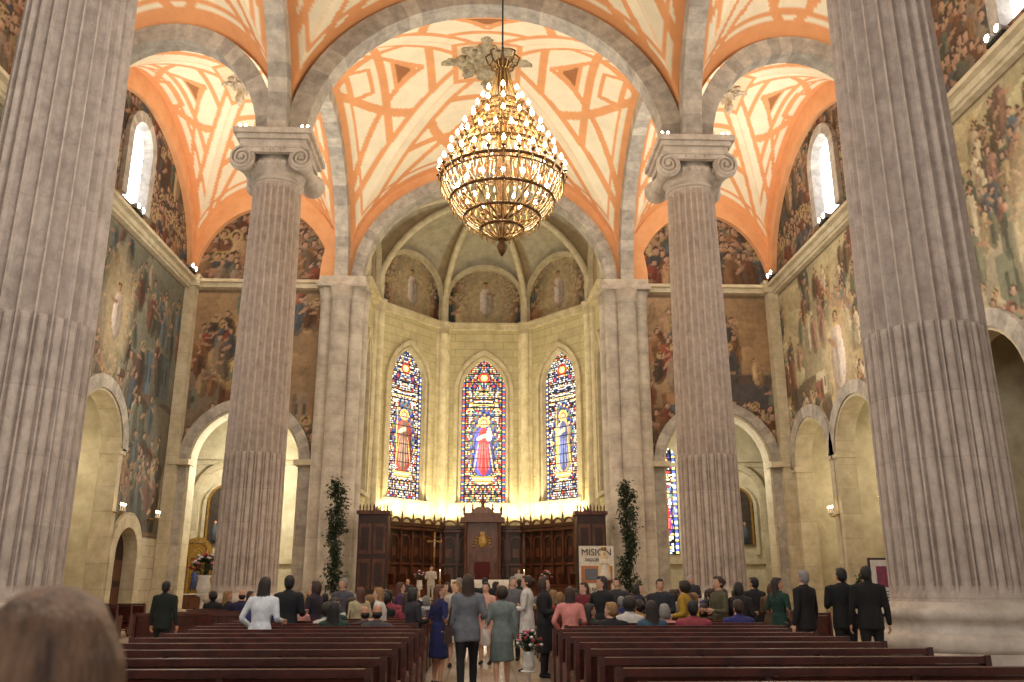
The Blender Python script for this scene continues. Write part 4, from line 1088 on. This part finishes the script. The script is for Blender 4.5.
put('w_coat','woman_in_beige_coat',448,20.4,1.6,0,'brown',(170,150,120),BK,150)
put('man_suit','man_in_dark_suit',470,22.6,1.76,1,'dark',(38,36,44),BK,170)
put('w_dress','woman_in_red_dress',497,25.6,1.64,0,'dark',(150,40,44),(150,40,44),-40)
put('man_suit2','man_in_grey_suit',460,27.5,1.76,0,'grey',(90,88,94),BK,20)
pool=[]
q=random.Random(3)
tops=[(28,26,30),(150,60,70),(34,34,44),(190,170,140),(40,60,50),(215,208,200),(50,50,110),(140,36,46),(180,130,70),(70,66,70),(215,150,140),(96,80,66),(40,38,70),(196,120,120),(24,24,28),(130,130,140),(210,205,200),(180,158,60),(22,22,26),(230,226,220),(60,90,110)]
for i,tp in enumerate(tops+tops[:9]):
    t=q.choice(['s_man','s_wlong','s_wbob','s_wvol','s_man3','s_wlong','s_man2','s_wturn','s_wbun'])
    hr=q.choice(['grey','brown','dark'] if t=='s_man2' else ['black','brown','dark','auburn','blonde','grey','dark','brown'])
    nm='seated_man' if 'man' in t else 'seated_woman'
    pool.append((nm,pmesh(t,nm,q.randrange(3),hr,tp,q.choice([BK,(40,40,60),(70,60,50)]))))
def seatrow(x0,x1,y,p):
    x=x0+.3+q.uniform(0,.15)
    while x<x1-.2:
        yy=y+.21
        if q.random()<p and all(abs(x-a)>.5 or abs(yy+.15-b)>.55 for a,b in STAND):
            nm,me=q.choice(pool); inst(nm,me,(x,yy,0),q.uniform(-.25,.25),q.uniform(.88,1.08))
        x+=.56+q.uniform(0,.1)
for i,y in enumerate(rows2):
    pr=.9 if i<9 else .6
    if i==0: seatrow(-2.6,-1.1,y,.8); seatrow(1.6,3.8,y,.85); continue
    seatrow(-4.1,-1.1,y,pr); seatrow(1.3,4.4,y,pr if i not in(2,) else .4)
for k in range(9):
    seatrow(-7.3,-4.8,19.2+.95*k,.3 if k else .0); seatrow(5.0,7.5,19.1+.95*k,.5)
fg=make_person('fg',dict(garment='blouse',female=True,hair='bob',arms='down'),.01)
for i,m in enumerate([SKINS[0],mat('hair_lightbrown',lin(142,108,82),.45,lin(66,44,30),30,.5,stretch=.12),cloth((70,50,45)),cloth(BK),cloth(BK),cloth((60,40,30)),m_eye,m_iris,m_lip]): fg.materials[i]=m
inst('woman_in_foreground',fg,(-.60,1.28,0),math.radians(12),(1.04,1.0,1.535/1.715))

def sconce():
    mb=MB(); mb.lathe([(.12,-.02),(.12,.02)],n=12)
    mb.tube([(0,0,0),(.2,0,-.12),(.35,0,0),(.35,0,.12)],.02,6,0)
    for y in(-.22,0,.22):
        mb.tube([(.1,0,-.05),(.25,y,-.1),(.33,y,.05)],.015,6,0); mb.lathe([(.05,.05),(.06,.08),(.025,.1),(.025,.28)],c=(.33,y,0),n=8,mi=1); mb.ell((.33,y,.33),(.04,.04,.07),2,8,5)
    return mb
sm_=sconce().mesh('wall_sconce',[m_gold,m_white,m_flame])
for x,y,z,r in((-19.15,50.6,5.2,0),(-19.15,45.65,5.2,0),(19.15,46.0,5.2,pi),(19.15,39.8,5.2,pi)): inst('wall_sconce',sm_,(x,y,z),r,1.2)

# ---------------------------------------------------------------- lights
def light(kind,loc,energy,color=(1,.9,.75),size=.5,rot=None,size_y=None,spot=None,tgt=None):
    l=bpy.data.lights.new('lamp_or_fill',kind); l.energy=energy; l.color=color
    if kind=='POINT': l.shadow_soft_size=size
    if kind=='AREA':
        l.size=size
        if size_y: l.shape='RECTANGLE'; l.size_y=size_y
    o=bpy.data.objects.new('lamp_or_fill',l); COL.objects.link(o); o.location=loc
    if tgt is not None: o.rotation_euler=(Vector(tgt)-Vector(loc)).to_track_quat('-Z','Y').to_euler()
    return o
W1=(1,.93,.80); WN=(1,.95,.87)
for sx in(-1,1):
    for y in(44,26):
        light('AREA',(sx*18.2,y,21.6),520,W1,1.5,tgt=(-sx*4,y,31))
        light('AREA',(sx*12.5,y,20.5),290,W1,1.5,tgt=(sx*16,y,29))
    light('AREA',(sx*6.5,38,20.5),340,W1,2.0,tgt=(0,45,31))
light('POINT',(.55,26,15.6),1950,(1,.86,.66),.8)
light('POINT',(0,44,16),950,WN,1.0)
light('POINT',(-2,8,12),2200,WN,1.0)  # added fill light over the near pews and floor, no fixture
for sx in(-1,1):
    light('POINT',(sx*14.5,44,14),560,W1,.8); light('POINT',(sx*14.5,26,13),850,WN,.8)
    light('POINT',(sx*15.5,57.0,8.5),1500 if sx<0 else 700,(1,.94,.78),.5)
    light('POINT',(sx*23,42.5,7.5),400,(1,.86,.6),.4); light('POINT',(sx*23,49.6,7.5),400,(1,.86,.6),.4)
for i in range(3):
    F=Fseg(AP[i+1],AP[i+2])
    for u in(-2.3,-.8,.8,2.3):
        l=F(u,.8,6.2); light('AREA',l,110,(1,.86,.5),.25,tgt=F(u,.0,11))
light('POINT',(0,57,13),620,(1,.90,.68),1)
light('POINT',(0,52,6),380,(1,.88,.66),.6)  # added warm fill to brighten the choir stalls, no fixture
w=bpy.data.worlds.new('World'); scene.world=w; w.use_nodes=True
w.node_tree.nodes['Background'].inputs[0].default_value=(1,.97,.93,1); w.node_tree.nodes['Background'].inputs[1].default_value=.75

# ---------------------------------------------------------------- camera
cd=bpy.data.cameras.new('camera'); cam=bpy.data.objects.new('camera',cd); COL.objects.link(cam)
cam.location=(0,0,1.55); cam.rotation_euler=(math.radians(90+16.02),0,math.radians(-1.94))
cd.sensor_width=36; cd.lens=29.88; cd.clip_end=300
cd.dof.use_dof=True; cd.dof.focus_distance=28; cd.dof.aperture_fstop=3.5
scene.camera=cam
print('OBJ',len(bpy.data.objects),'done')
